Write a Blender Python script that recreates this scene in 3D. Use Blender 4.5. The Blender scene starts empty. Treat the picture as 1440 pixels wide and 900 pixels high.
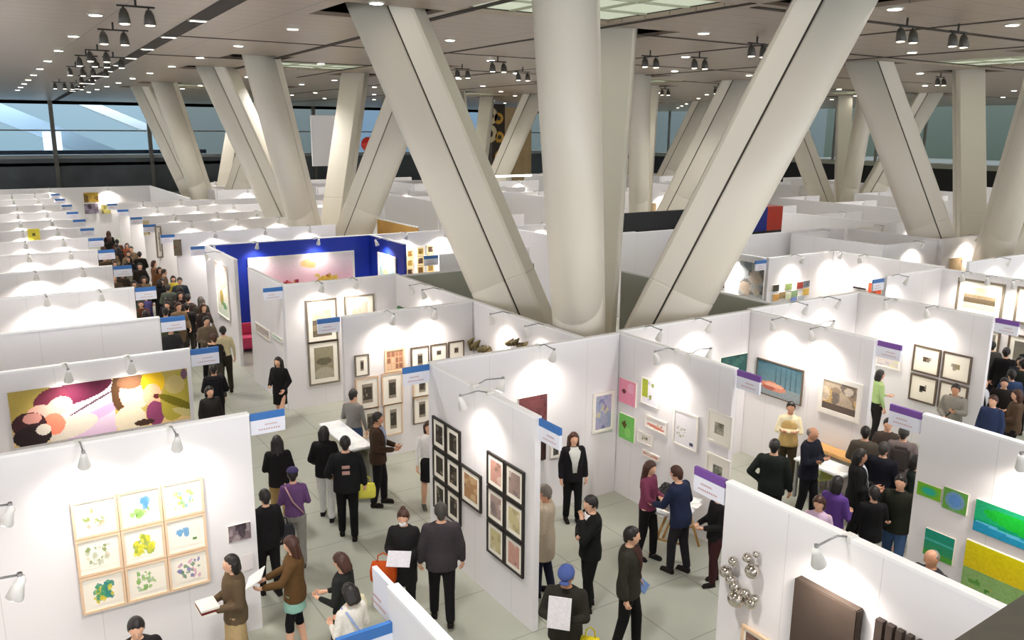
import bpy, bmesh, math, random
from mathutils import Vector, Matrix
random.seed(7)
PI = math.pi
scene = bpy.context.scene
COL = scene.collection

# ------------------------------------------------------------------ camera geometry
F, TH, RO, HC, YW = 1182.2, 0.22336, 0.00746, 6.5, 0.57276
def ray(px, py):
    u = (px-720)/F; v = -(py-450)/F
    c, s = math.cos(RO), math.sin(RO); u, v = u*c-v*s, u*s+v*c
    x = u; y = math.cos(TH)+v*math.sin(TH); z = -math.sin(TH)+v*math.cos(TH)
    c, s = math.cos(YW), math.sin(YW)
    return Vector((x*c+y*s, -x*s+y*c, z))
def G(px, py, z=3.0):                       # point of the place at height z seen at a pixel of the photo
    d = ray(px, py); t = (z-HC)/d.z
    return Vector((d.x*t, d.y*t, z))
def onx(px, py, X):
    d = ray(px, py); t = X/d.x
    return Vector((X, d.y*t, HC+d.z*t))
def ony(px, py, Y):
    d = ray(px, py); t = Y/d.y
    return Vector((d.x*t, Y, HC+d.z*t))

cam = bpy.data.cameras.new('camera'); camo = bpy.data.objects.new('camera', cam); COL.objects.link(camo)
f0 = ray(720, 450).normalized(); r0 = (ray(721, 450)-ray(720, 450)).normalized(); u0 = r0.cross(f0)
m = Matrix((r0, u0, -f0)).transposed().to_4x4(); m.translation = Vector((0, 0, HC)); camo.matrix_world = m
cam.sensor_width = 36; cam.lens = F/1440*36; cam.clip_end = 400; cam.clip_start = 0.05
scene.camera = camo

# ------------------------------------------------------------------ materials
def lin(c):
    return tuple(((v/255)/12.92 if v/255 <= .04045 else ((v/255+.055)/1.055)**2.4) for v in c)
def nmat(name):
    m = bpy.data.materials.new(name); m.use_nodes = True
    return m, m.node_tree, m.node_tree.nodes['Principled BSDF']
MATS = {}
def mat(name, rgb, rough=.6, metal=0., spec=.5, var=.0, scale=8., bump=0.):
    if name in MATS: return MATS[name]
    m, nt, b = nmat(name)
    c = lin(rgb)
    b.inputs['Base Color'].default_value = (*c, 1); b.inputs['Roughness'].default_value = rough
    b.inputs['Metallic'].default_value = metal; b.inputs['Specular IOR Level'].default_value = spec
    tc = nt.nodes.new('ShaderNodeTexCoord'); nz = nt.nodes.new('ShaderNodeTexNoise')
    nz.inputs['Scale'].default_value = scale; nz.inputs['Detail'].default_value = 3
    nt.links.new(tc.outputs['Object'], nz.inputs['Vector'])
    if var > 0:
        r = nt.nodes.new('ShaderNodeMix'); r.data_type = 'RGBA'
        r.inputs[6].default_value = (*[v*(1-var) for v in c], 1); r.inputs[7].default_value = (*[min(1, v*(1+var)) for v in c], 1)
        nt.links.new(nz.outputs['Fac'], r.inputs[0]); nt.links.new(r.outputs[2], b.inputs['Base Color'])
    if bump > 0:
        bp = nt.nodes.new('ShaderNodeBump'); bp.inputs['Strength'].default_value = bump; bp.inputs['Distance'].default_value = .01
        nt.links.new(nz.outputs['Fac'], bp.inputs['Height']); nt.links.new(bp.outputs['Normal'], b.inputs['Normal'])
    MATS[name] = m
    return m
def emat(name, rgb, s):
    if name in MATS: return MATS[name]
    m, nt, b = nmat(name)
    b.inputs['Base Color'].default_value = (.02, .02, .02, 1)
    b.inputs['Emission Color'].default_value = (*lin(rgb), 1); b.inputs['Emission Strength'].default_value = s
    MATS[name] = m; return m
def tint(rgb, rough=.8):                    # cloth colours
    return mat('cloth_%02x%02x%02x' % tuple(rgb), rgb, rough, var=.18, scale=30, bump=.15, spec=.2)

def grid_mat(name, base, line, size, width, rough, offset=(0, 0), axes='XY', var=.08, vscale=1.2, world=True, spec=.5):
    m, nt, b = nmat(name); N = nt.nodes.new; L = nt.links.new
    geo = N('ShaderNodeNewGeometry'); sep = N('ShaderNodeSeparateXYZ'); L(geo.outputs['Position'], sep.inputs[0])
    outs = []
    for ax, sz, of in zip(axes, size, offset):
        a = N('ShaderNodeMath'); a.operation = 'ADD'; a.inputs[1].default_value = of; L(sep.outputs[ax], a.inputs[0])
        d = N('ShaderNodeMath'); d.operation = 'DIVIDE'; d.inputs[1].default_value = sz; L(a.outputs[0], d.inputs[0])
        fr = N('ShaderNodeMath'); fr.operation = 'FRACT'; L(d.outputs[0], fr.inputs[0])
        lt = N('ShaderNodeMath'); lt.operation = 'LESS_THAN'; lt.inputs[1].default_value = width/sz; L(fr.outputs[0], lt.inputs[0])
        outs.append(lt)
    mx = N('ShaderNodeMath'); mx.operation = 'MAXIMUM'; L(outs[0].outputs[0], mx.inputs[0]); L(outs[-1].outputs[0], mx.inputs[1])
    nz = N('ShaderNodeTexNoise'); nz.inputs['Scale'].default_value = vscale; nz.inputs['Detail'].default_value = 5
    L(geo.outputs['Position'], nz.inputs['Vector'])
    c = lin(base)
    v = N('ShaderNodeMix'); v.data_type = 'RGBA'
    v.inputs[6].default_value = (*[x*(1-var*2) for x in c], 1); v.inputs[7].default_value = (*[min(1, x*(1+var*2)) for x in c], 1)
    L(nz.outputs['Fac'], v.inputs[0])
    k = N('ShaderNodeMix'); k.data_type = 'RGBA'; L(mx.outputs[0], k.inputs[0]); L(v.outputs[2], k.inputs[6]); k.inputs[7].default_value = (*lin(line), 1)
    L(k.outputs[2], b.inputs['Base Color']); b.inputs['Roughness'].default_value = rough; b.inputs['Specular IOR Level'].default_value = spec
    MATS[name] = m; return m

def art_material():
    m, nt, b = nmat('artwork_print')
    a = nt.nodes.new('ShaderNodeAttribute'); a.attribute_name = 'paint'
    nt.links.new(a.outputs['Color'], b.inputs['Base Color']); b.inputs['Roughness'].default_value = .45
    b.inputs['Specular IOR Level'].default_value = .3
    return m
ART = art_material()

M_WALL = grid_mat('white_partition_panel', (231, 229, 231), (205, 202, 203), (.99, .99), .006, .6, (0.2, .2), 'XY', .012, .6, spec=.25)
M_GREY = mat('shaded_panel_back', (176, 178, 164), .7, var=.05, scale=1.5)  # white partition left unlit; its dimness is put into this grey
M_RAIL = mat('white_aluminium_rail', (240, 240, 240), .35)
M_BLUEW = mat('cobalt_blue_wall', (8, 44, 160), .55, var=.04, scale=2)
M_COL = mat('cream_painted_steel', (219, 212, 196), .42, var=.03, scale=.6)
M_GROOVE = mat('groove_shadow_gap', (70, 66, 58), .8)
M_DARK = mat('black_void', (14, 13, 12), .9)
M_LAMP = mat('white_lamp_enamel', (225, 224, 220), .35)
M_STEEL = mat('brushed_steel', (150, 150, 150), .3, metal=.8)
M_GLASSD = emat('lamp_lens_glow', (255, 244, 225), 6)
M_BLACK = mat('black_paint', (22, 22, 22), .5)
M_SKIN = [mat('skin_light', (226, 178, 148), .55), mat('skin_warm', (205, 152, 120), .55)]
M_HAIR = {'black': mat('hair_black', (26, 20, 18), .45, var=.3, scale=60, bump=.4), 'brown': mat('hair_brown', (66, 34, 20), .45, var=.3, scale=60, bump=.4),
          'grey': mat('hair_grey', (120, 112, 104), .55, var=.3, scale=60, bump=.4), 'dkgrey': mat('hair_dark_grey', (60, 56, 52), .55, var=.3, scale=60, bump=.4)}
M_EYE = mat('eye_dark', (25, 18, 14), .3); M_LIP = mat('lip_red', (170, 90, 80), .5)

# ------------------------------------------------------------------ mesh helpers
def link(name, me, parent=None, loc=None):
    o = bpy.data.objects.new(name, me); COL.objects.link(o)
    if parent is not None: o.parent = parent
    if loc is not None: o.location = loc
    return o
class MB:
    def __init__(s): s.bm = bmesh.new(); s.mats = []
    def mi(s, m):
        if m not in s.mats: s.mats.append(m)
        return s.mats.index(m)
    def box(s, x0, y0, z0, x1, y1, z1, m=None, bevel=0., M=None):
        i = s.mi(m) if m else 0
        r = bmesh.ops.create_cube(s.bm, size=1)
        for v in r['verts']: v.co = Vector(((x0+x1)/2+v.co.x*(x1-x0), (y0+y1)/2+v.co.y*(y1-y0), (z0+z1)/2+v.co.z*(z1-z0)))
        fs = set(f for v in r['verts'] for f in v.link_faces)
        for f in fs: f.material_index = i
        vs = r['verts']
        if bevel > 0:
            es = list(set(e for v in vs for e in v.link_edges))
            q = bmesh.ops.bevel(s.bm, geom=es, offset=bevel, segments=2, affect='EDGES')
            vs = list(set(v for f in q['faces'] for v in f.verts) | set(v for v in vs if v.is_valid))
            for f in q['faces']: f.material_index = i
        if M is not None:
            for v in vs: v.co = M @ v.co
        return vs
    def poly(s, pts, m=None):
        vs = [s.bm.verts.new(p) for p in pts]; f = s.bm.faces.new(vs); f.material_index = s.mi(m) if m else 0; return f
    def rings(s, rings, m=None, caps=True, smooth=True):
        i = s.mi(m) if m else 0; n = len(rings[0]); R = [[s.bm.verts.new(p) for p in r] for r in rings]
        for a, b in zip(R, R[1:]):
            for k in range(n):
                f = s.bm.faces.new((a[k], a[(k+1) % n], b[(k+1) % n], b[k])); f.smooth = smooth; f.material_index = i
        if caps:
            f = s.bm.faces.new(R[0][::-1]); f.material_index = i
            f = s.bm.faces.new(R[-1]); f.material_index = i
    def tube(s, pts, r, m=None, n=10, smooth=True):
        pts = [Vector(p) for p in pts]; rs = r if isinstance(r, (list, tuple)) else [r]*len(pts)
        out = []
        for k, p in enumerate(pts):
            d = (pts[min(k+1, len(pts)-1)]-pts[max(k-1, 0)])
            d = d.normalized() if d.length > 1e-9 else Vector((0, 0, 1))
            a = d.cross(Vector((0, 0, 1)) if abs(d.z) < .9 else Vector((0, 1, 0))).normalized(); b = d.cross(a)
            out.append([p+a*math.cos(2*PI*j/n)*rs[k]+b*math.sin(2*PI*j/n)*rs[k] for j in range(n)])
        s.rings(out, m, True, smooth)
    def capsule(s, p0, q0, p1, q1, m=None, n=10, h=3):
        p0, p1 = Vector(p0), Vector(p1); d = p1-p0
        d = d.normalized() if d.length > 1e-6 else Vector((0, 0, 1))
        P, R = [], []
        for k in range(h):
            t = PI/2*(1-(k+.35)/h); P.append(p0-d*q0*math.sin(t)); R.append(q0*math.cos(t))
        P += [p0, p1]; R += [q0, q1]
        for k in range(h):
            t = PI/2*((k+.65)/h); P.append(p1+d*q1*math.sin(t)); R.append(q1*math.cos(t))
        a = d.cross(Vector((0, 0, 1)) if abs(d.z) < .9 else Vector((0, 1, 0))).normalized(); b = d.cross(a)
        s.rings([[p+a*math.cos(2*PI*j/n)*r+b*math.sin(2*PI*j/n)*r for j in range(n)] for p, r in zip(P, R)], m)
    def ell(s, c, r, m=None, u=14, v=9, M=None, fn=None):
        i = s.mi(m) if m else 0
        q = bmesh.ops.create_uvsphere(s.bm, u_segments=u, v_segments=v, radius=1)
        for w in q['verts']:
            k = fn(w.co) if fn else 1
            p = Vector((w.co.x*r[0]*k, w.co.y*r[1]*k, w.co.z*r[2]*k))
            if M is not None: p = M @ p
            w.co = p+Vector(c)
        for f in set(f for w in q['verts'] for f in w.link_faces): f.material_index = i; f.smooth = True
    def mesh(s, name, m=None):
        me = bpy.data.meshes.new(name)
        bmesh.ops.recalc_face_normals(s.bm, faces=s.bm.faces)
        s.bm.to_mesh(me); s.bm.free()
        for x in (s.mats or [m]): me.materials.append(x)
        return me
    def build(s, name, m=None, parent=None, loc=None): return link(name, s.mesh(name, m), parent, loc)

def tag(o, label=None, cat=None, group=None, kind=None):
    if label: o['label'] = label
    if cat: o['category'] = cat
    if group: o['group'] = group
    if kind: o['kind'] = kind
    return o
def thing(name, loc, label, cat, rz=0, group=None):
    o = bpy.data.objects.new(name, None); COL.objects.link(o); o.empty_display_size = .2
    o.location = loc; o.rotation_euler = (0, 0, rz)
    return tag(o, label, cat, group)
def copy_tree(o, parent=None):
    c = o.copy(); COL.objects.link(c)
    if parent is not None: c.parent = parent
    for ch in o.children: copy_tree(ch, c)
    return c

# ------------------------------------------------------------------ setting
M_FLOOR = grid_mat('stone_floor_tiles', (164, 167, 154), (137, 139, 127), (1.24, 1.24), .022, .33, (.3, .5), 'XY', .09, 1.1)
b = MB(); b.box(-45, -14, -.2, 98, 112, 0); tag(b.build('floor', M_FLOOR), kind='structure')
M_CEIL = grid_mat('ceiling_metal_panels', (148, 132, 117), (96, 84, 74), (3.0, .75), .03, .34, (0, 0), 'XY', .05, .5)
CZ = 8.8
b = MB(); b.box(-45, -14, CZ+.5, 76, 94, CZ+.7); tag(b.build('ceiling', M_DARK), kind='structure')

TREES = [(10.64, 13.55), (12.0, 33.0), (29.8, 15.8), (12.7, 53.2), (28.4, 32.2), (47.2, 34.0), (30.2, 52.0), (48, 54)]
K = 3.2
# ceiling deck built from panels with real openings (leg sockets and light wells)
holes = []
for tx, ty in TREES:
    for sx, sy in ((-1, -1), (-1, 1), (1, 1), (1, -1)):
        holes.append((tx+sx*K-1.05, ty+sy*K-1.05, tx+sx*K+1.05, ty+sy*K+1.05))
    holes.append((tx-2.05, ty-1.85, tx+1.85, ty+1.95))
def deck(x0, y0, x1, y1, mb, d=0):
    hs = [h for h in holes if h[0] < x1-1e-4 and h[2] > x0+1e-4 and h[1] < y1-1e-4 and h[3] > y0+1e-4]
    if not hs: mb.box(x0, y0, CZ, x1, y1, CZ+.08); return
    h = hs[0]; a, c = max(h[0], x0), min(h[2], x1); e, g = max(h[1], y0), min(h[3], y1)
    if a > x0: deck(x0, y0, a, y1, mb)
    if c < x1: deck(c, y0, x1, y1, mb)
    if e > y0: deck(a, y0, c, e, mb)
    if g < y1: deck(a, g, c, y1, mb)
b = MB(); deck(-45, -14, 76, 94, b); o = b.build('ceiling_panels', M_CEIL); tag(o, kind='structure')
o.name = 'ceiling.001'
M_SLOT = mat('dark_ceiling_slot', (44, 34, 27), .8)  # slots are flat strips; their recess shade is put into this dark colour
def strip(n, p, q, w, m=M_SLOT, z=CZ-.012, h=.012):
    p, q = Vector(p), Vector(q); d = (q-p).normalized(); s = Vector((-d.y, d.x))*w/2
    b = MB(); lo = [p+s, q+s, q-s, p-s]
    vs = [b.bm.verts.new((v.x, v.y, z)) for v in lo]+[b.bm.verts.new((v.x, v.y, z+h)) for v in lo]
    for f in ((3, 2, 1, 0), (4, 5, 6, 7), (0, 1, 5, 4), (1, 2, 6, 5), (2, 3, 7, 6), (3, 0, 4, 7)): b.bm.faces.new([vs[i] for i in f])
    tag(b.build(n, m), kind='structure')
strip('trim_1', (3.9, 2), (8.0, 92), .42)
strip('trim_2', (8.2, 2), (9.9, 40), .22)
strip('trim_3', (12.6, 11.4), (13.7, 40), .16)
strip('trim_4', (13.0, 11.75), (60, 12.4), .2)
strip('trim_5', (13.0, 16.6), (60, 18.1), .16)
strip('trim_6', (5, 30.6), (70, 31.5), .2)
strip('trim_7', (18.5, 2), (20.5, 80), .16)
strip('trim_8', (24.5, 2), (26.5, 80), .2)
strip('trim_9', (4.9, 24.0), (40, 24.6), .12)

M_WELL = emat('light_well_glass', (206, 214, 188), .25)
for i, (tx, ty) in enumerate(TREES):
    b = MB(); b.box(tx-2.05, ty-1.85, CZ+.10, tx+1.85, ty+1.95, CZ+.14, M_WELL)
    fr = mat('light_well_grid', (170, 172, 150), .5)
    for k in (1, 2): b.box(tx-2.05+1.3*k-.03, ty-1.85, CZ+.06, tx-2.05+1.3*k+.03, ty+1.95, CZ+.1, fr)
    for k in (1, 2): b.box(tx-2.05, ty-1.85+1.27*k-.03, CZ+.06, tx+1.85, ty-1.85+1.27*k+.03, CZ+.1, fr)
    tag(b.build('window_%d' % (i+1)), kind='structure')

# four legged columns
def leg_mesh(tx, ty, sx, sy, full=True):
    # runs from the foot under the hall floor line to the ceiling; round outer side, groove, flat inner fin
    p0 = Vector((sx*.28, sy*.28, 0)); p1 = Vector((sx*K, sy*K, CZ+.45))
    d = (p1-p0).normalized(); side = Vector((-sy, sx, 0)).normalized(); out = d.cross(side)
    if out.dot(Vector((sx, sy, 0))) < 0: out = -out
    def sec(prof, t):
        c = p0+(p1-p0)*t; return [c+side*a+out*o_ for a, o_ in prof]
    R = .465
    rnd = [(R*math.cos(a), -.16+.85*max(0, math.sin(a))**.75) for a in [PI*k/18 for k in range(19)]]+[(-R, -.2), (R, -.2)]
    fin = [(R*.98, -.24), (R*.98, -.63), (R*.9, -.69), (-R*.9, -.69), (-R*.98, -.63), (-R*.98, -.24)]
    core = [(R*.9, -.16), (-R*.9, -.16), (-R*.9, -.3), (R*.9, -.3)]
    return p0, p1, sec, rnd, fin, core
for i, (tx, ty) in enumerate(TREES):
    names = ['nearest and largest one', 'rising behind the cobalt blue booth', 'rising behind the large framed photographs at right', 'at far left beside the aisle end',
             'in the middle distance behind the tall front leg', 'far back at right', 'far back, mostly hidden by a nearer leg', 'farthest one near the glass facade']
    t = thing('branching_column', (tx, ty, 0), 'cream steel column of four slanting legs, '+names[i], 'column')
    for sx, sy in ((-1, -1), (-1, 1), (1, 1), (1, -1)):
        p0, p1, sec, rnd, fin, core = leg_mesh(tx, ty, sx, sy)
        b = MB()
        T = [0, .36, .3615, .3635, .365, 1]
        for prof, sm in ((rnd, True), (fin, False)):
            rr = []
            for tt in T:
                k = .985 if tt in (.3615, .3635) else 1
                rr.append(sec([(a*k, o_*k) for a, o_ in prof], tt))
            b.rings(rr, M_COL, True, sm)
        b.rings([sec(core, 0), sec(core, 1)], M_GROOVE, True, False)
        me = b.mesh('leg'); link('leg', me, t)
        for f in me.polygons:
            if f.area > 0 and abs(f.normal.dot((p1-p0).normalized())) > .9: f.use_smooth = False
    b = MB(); b.tube([(0, 0, 0), (0, 0, 1.1), (0, 0, 1.5)], [1.15, 1.05, .6], M_COL, 28); b.build('base', M_COL, t)

# glass facades and what lies behind
M_MUL = mat('facade_mullion', (120, 116, 108), .4, metal=.3)
M_SPAN = mat('dark_spandrel', (88, 94, 98), .3, var=.6, scale=.35)
M_GL = None
m, nt, bb = nmat('facade_glass'); bb.inputs['Transmission Weight'].default_value = 1; bb.inputs['Roughness'].default_value = .02
bb.inputs['IOR'].default_value = 1.05; bb.inputs['Base Color'].default_value = (.9, .96, .97, 1); M_GL = m
YF, XF = 93.0, 74.0
b = MB(); b.box(-45, YF, 0, XF, YF+.4, 3.4, M_SPAN); b.box(-45, YF-.1, 3.4, XF, YF+.5, 3.75, mat('slab_edge', (176, 180, 178), .5))
b.box(-45, YF, 2.7, 24, YF+.3, 3.0, M_DARK); tag(b.build('wall_far'), kind='structure')
b = MB(); b.box(XF, -14, 0, XF+.4, YF, 3.3, mat('dark_right_spandrel', (26, 25, 22), .6, var=.3, scale=.4)); b.box(XF-.1, -14, 3.3, XF+.5, YF, 3.75, mat('stone_band', (168, 168, 152), .5))
tag(b.build('wall_right'), kind='structure')
b = MB()
for k in range(14):
    x = -44+k*8.6; b.box(x-.18, YF-.3, 0, x+.18, YF+.05, CZ+.4, M_MUL)
b.box(-45, YF-.05, 6.0, XF, YF+.05, 6.12, M_MUL); b.box(-45, YF+.1, CZ-.3, XF, YF+.3, CZ+.6, M_SLOT)
tag(b.build('trim_10'), kind='structure')
b = MB()
for k in range(22):
    y = -12+k*4.8; b.box(XF-.1, y-.1, 3.7, XF+.1, y+.1, CZ+.4, M_MUL)
tag(b.build('trim_11'), kind='structure')
b = MB(); b.box(-45, YF+.1, 3.75, XF, YF+.14, CZ+.4, M_GL); tag(b.build('window_20'), kind='structure')
b = MB(); b.box(XF+.1, -14, 3.75, XF+.14, YF, CZ+.4, M_GL); tag(b.build('window_21'), kind='structure')
# lobby behind the far facade: pale walls given emission in place of daylight, sloping walkways, balcony rail
M_LOB = emat('daylight_glow_wall', (150, 184, 204), .27); M_LOB2 = emat('daylight_glow_panel', (214, 226, 240), .5)  # lobby surfaces glow themselves; daylight on them is put in as emission
M_LOBD = emat('dim_lobby_glow', (92, 106, 108), .3); M_GRN = emat('dim_green_glow', (62, 78, 66), .32); M_BLU = emat('blue_lobby_glow', (92, 120, 146), .38)
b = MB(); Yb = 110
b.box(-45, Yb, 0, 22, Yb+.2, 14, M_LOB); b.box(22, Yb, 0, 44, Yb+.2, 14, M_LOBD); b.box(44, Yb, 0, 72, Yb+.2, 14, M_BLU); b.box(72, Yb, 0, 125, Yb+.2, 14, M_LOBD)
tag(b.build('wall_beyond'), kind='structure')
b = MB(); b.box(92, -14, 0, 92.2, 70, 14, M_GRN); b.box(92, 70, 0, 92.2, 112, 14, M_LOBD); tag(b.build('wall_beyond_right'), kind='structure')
tag(o, kind='structure')
def wedge(name, x0, z0, x1, z1, h, Y, m, label):
    b = MB(); pts = [(x0, z0), (x1, z1), (x1, z1-h), (x0, z0-h)]
    b.rings([[(x, Y, z) for x, z in pts], [(x, Y+2.2, z) for x, z in pts]], m, True, False)
    r = b.build(name, m); tag(r, label, 'walkway')
wedge('sloping_walkway', 2.2, 9.4, 14, 4.1, 1.9, 101, mat('walkway_soffit', (150, 172, 192), .5), 'pale sloping walkway behind the glass facade at far left')
wedge('escalator', 7.5, 10.8, 19, 5.8, .9, 97, mat('escalator_side', (206, 218, 228), .4), 'light sided escalator rising behind the glass facade, right of the sloping walkway')
b = MB(); b.box(-.2, 98, 3.7, 2.6, 99.5, 8.9, M_LOB2); tag(b.build('lobby_pillar'), 'bright white pillar behind the glass facade at the left edge', 'pillar')
b = MB(); b.box(7.2, 100, 3.7, 8.9, 100.2, 5.9, M_LOB2); tag(b.build('bright_doorway_panel'), 'small bright white panel behind the glass facade beside a dark figure', 'panel')
b = MB(); b.box(-10, 94.5, 3.75, 22, 94.6, 4.15, mat('balcony_navy', (20, 34, 60), .4)); tag(b.build('balcony_rail'), 'dark balcony ledge running behind the left end of the glass facade', 'railing')

for x in (-6, 6, 16):
    L_ = bpy.data.lights.new('lobby_fill', 'AREA'); L_.energy = 220; L_.size = 6; L_.color = (.86, .94, 1)  # unseen fill lamps added to brighten the walkways behind the glass
    o = bpy.data.objects.new('lobby_fill', L_); COL.objects.link(o); o.location = (x, 95.2, 12.5); o.rotation_euler = (math.radians(38), 0, 0)
# hanging white banner, wooden tower etc seen between columns
def boxthing(name, p0, p1, m, label, cat, bevel=.0, group=None):
    b = MB(); cx, cy = (p0[0]+p1[0])/2, (p0[1]+p1[1])/2
    b.box(p0[0]-cx, p0[1]-cy, 0, p1[0]-cx, p1[1]-cy, p1[2]-p0[2], m, bevel)
    o = b.build(name, m, None, (cx, cy, p0[2])); tag(o, label, cat, group); return o

# ------------------------------------------------------------------ partitions
H = 3.0; TW = .09
def wall(x0, y0, x1, y1, label, m=M_WALL, h=H, group=None, cat='partition wall', rail=True, face=None):
    """axis aligned booth wall; face = (axis side, material) painted differently"""
    cx, cy = (x0+x1)/2, (y0+y1)/2; lx, ly = abs(x1-x0)/2, abs(y1-y0)/2
    if lx > ly: hx, hy = lx, TW/2
    else: hx, hy = TW/2, ly
    t = thing('partition_wall', (cx, cy, 0), label, cat, group=group)
    b = MB(); b.box(-hx, -hy, 0, hx, hy, h-.03, m)
    if face:
        b.bm.faces.ensure_lookup_table()
        i = b.mi(face[1])
        for f in b.bm.faces:
            f.normal_update()
            if f.normal.dot(Vector(face[0])) > .9: f.material_index = i
    b.build('panel', None, t)
    if rail:
        b = MB(); b.box(-hx-.004, -hy-.006, h-.03, hx+.004, hy+.006, h, M_RAIL)
        b.build('top_rail', None, t)
    return t
def A(y, x0, x1, label, **k): return wall(x0, y, x1, y, label, **k)
def B(x, y0, y1, label, **k): return wall(x, y0, x, y1, label, **k)
near = 'white partition wall '
LW = [(10.24, 2.66), (13.9, 2.74), (16.62, 2.79), (20.1, 2.9), (23.6, 2.94), (26.95, 3.0), (30.0, 3.1), (33.1, 3.2), (36.4, 3.3), (39.8, 3.4), (43.6, 3.55), (47.3, 3.6), (51, 3.7)]
LWL = ['carrying the block of nine small watercolours at lower left', 'carrying the long colour photograph of reclining women', 'with a bare grey face directly behind the long colour photograph wall',
       'fourth in the row left of the crowded aisle, counted from the front', 'fifth in the row left of the crowded aisle, counted from the front', 'sixth in the row left of the crowded aisle, counted from the front',
       'behind the one with the small yellow square picture, left of the aisle', 'with the small yellow square picture, left of the crowded aisle']
for i, (y, xe) in enumerate(LW):
    if i < 8: A(y, -.4, xe, near+LWL[i])
    else: A(y, -.4, xe, near+'far back in the row left of the crowded aisle', group='far partitions left of the aisle')
B(-.45, 5.8, 51.0, near+'closing the backs of the left row at the left edge')
A(55.2, -.45, 9.4, near+'closing the far end of the crowded aisle under the dark facade')
B(9.4, 44.5, 55.2, near+'running back along the right side of the aisle end')
# right of the aisle
for y, s in ((29.8, 'just behind the cobalt blue booth'), (33.3, 'second one behind the cobalt blue booth'), (36.3, 'third one behind the cobalt blue booth'), (39.9, 'fourth one behind the cobalt blue booth'), (43.3, 'fifth one behind the cobalt blue booth')):
    A(y, 5.72+(y-29)*.012, 11.2+(y-29)*.2, near+s+', right of the aisle')
A(26.42, 6.0, 11.25, 'cobalt blue partition wall behind the wide pink painting', m=M_BLUEW)
B(11.3, 23.7, 26.46, 'short cobalt blue partition wall with the small pale teal picture', m=M_BLUEW)
B(5.93, 23.05, 26.36, near+'with a tall orange and green picture beside the blue booth')
B(5.86, 18.78, 21.5, near+'seen almost edge-on beside the blue booth, facing the aisle')
A(18.72, 5.84, 8.72, near+'holding the two large framed photographs one above the other')
B(8.66, 11.2, 18.66, near+'running from the big framed photographs towards the tall round column leg')
A(14.9, 5.74, 8.6, near+'crowded with small framed black and white prints')
A(11.14, 5.68, 9.42, near+'behind the long haired woman in the black jacket')
B(5.69, 8.2, 11.08, near+'covered with black framed photographs, standing end-on in the middle')
B(9.48, 8.44, 11.2, near+'hung with pink, green and white drawings')
A(11.26, 9.54, 12.9, near+'with a dark teal picture, behind the drawings booth')
B(12.96, 8.45, 11.3, near+'with the blue painting and the white framed picture')
A(11.36, 13.02, 16.5, near+'brightly lit, left of the four framed prints booth corner')
B(16.56, 8.35, 11.4, near+'with four brown framed prints near the right edge')
B(2.47, 1.6, 5.53, near+'nearest the camera, cut by the bottom edge of the view')
B(6.25, 1.2, 5.55, near+'with the silver spheres and the brown canvas')
B(9.98, 1.2, 5.72, near+'with green and yellow paintings at the right edge')
A(1.15, 2.5, 13.5, near+'hidden low at the bottom, backing the nearest booths')
B(13.6, 1.2, 5.72, near+'beyond the wall of green and yellow paintings')
# void around the nearest column: unlit backs, their shade put into a grey colour
B(13.86, 11.45, 16.3, 'unlit shade-grey back of a partition beside the foot of the nearest column, on its right', m=M_GREY)
A(18.5, 8.75, 12.6, 'unlit shade-grey back of a partition behind the foot of the nearest column', m=M_GREY)
# middle ground
A(15.9, 18.85, 21.7, near+'with a cluster of small coloured pictures, right of centre')
B(18.8, 15.95, 19.6, near+'with a tall grey picture, seen beyond the right slanting leg')
B(21.75, 12.45, 15.95, near+'with the small orange picture')
A(12.32, 19.0, 21.4, near+'brightly lit, left of the large framed photograph at the right edge')
B(21.44, 7.2, 12.3, near+'carrying the large framed photographs at the right edge')
A(12.6, 23.2, 29.5, near+'behind the large framed photographs at the right edge')
A(26.3, 11.4, 16.2, near+'with nine small gold pictures behind the left slanting leg')
A(21.1, 11.15, 14.2, 'low lit white partition wall with a blue sign, between the legs of the nearest column')
B(13.67, 27.6, 31.1, 'ochre coloured partition wall behind the cobalt blue booth', m=mat('ochre_wall', (196, 150, 74), .6, var=.15, scale=3))
far = 'white booth wall far back in the hall among the lit booths'
rg = 'far booth walls'
random.seed(11)
def farblock(xs, y0, y1, step, ext):
    for x in xs:
        B(x, y0, y1, far, group=rg, rail=False)
        y = y0
        while y <= y1+.01:
            A(y, x+.06, x+ext, far, group=rg, rail=False); y += step
farblock([16.6, 22.4], 22.8, 30.0, 3.6, 3.3)
farblock([13.2, 19.5, 26.0, 32.5, 39.5, 46.5, 53.5], 37.0, 44.2, 3.6, 3.4)
farblock([12.0, 18.0, 24.5, 31, 38, 46, 54], 50.0, 57.2, 3.6, 3.4)
farblock([30.6, 37.0, 43.6], 20.0, 30.8, 3.6, 3.4)
farblock([35.2, 41.5, 48.0], 6.4, 13.6, 3.6, 3.4)
farblock([24.4, 27.6], 16.0, 19.6, 3.6, 2.9)
farblock([50.5, 57, 63], 18, 32.4, 3.6, 3.4)
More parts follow.
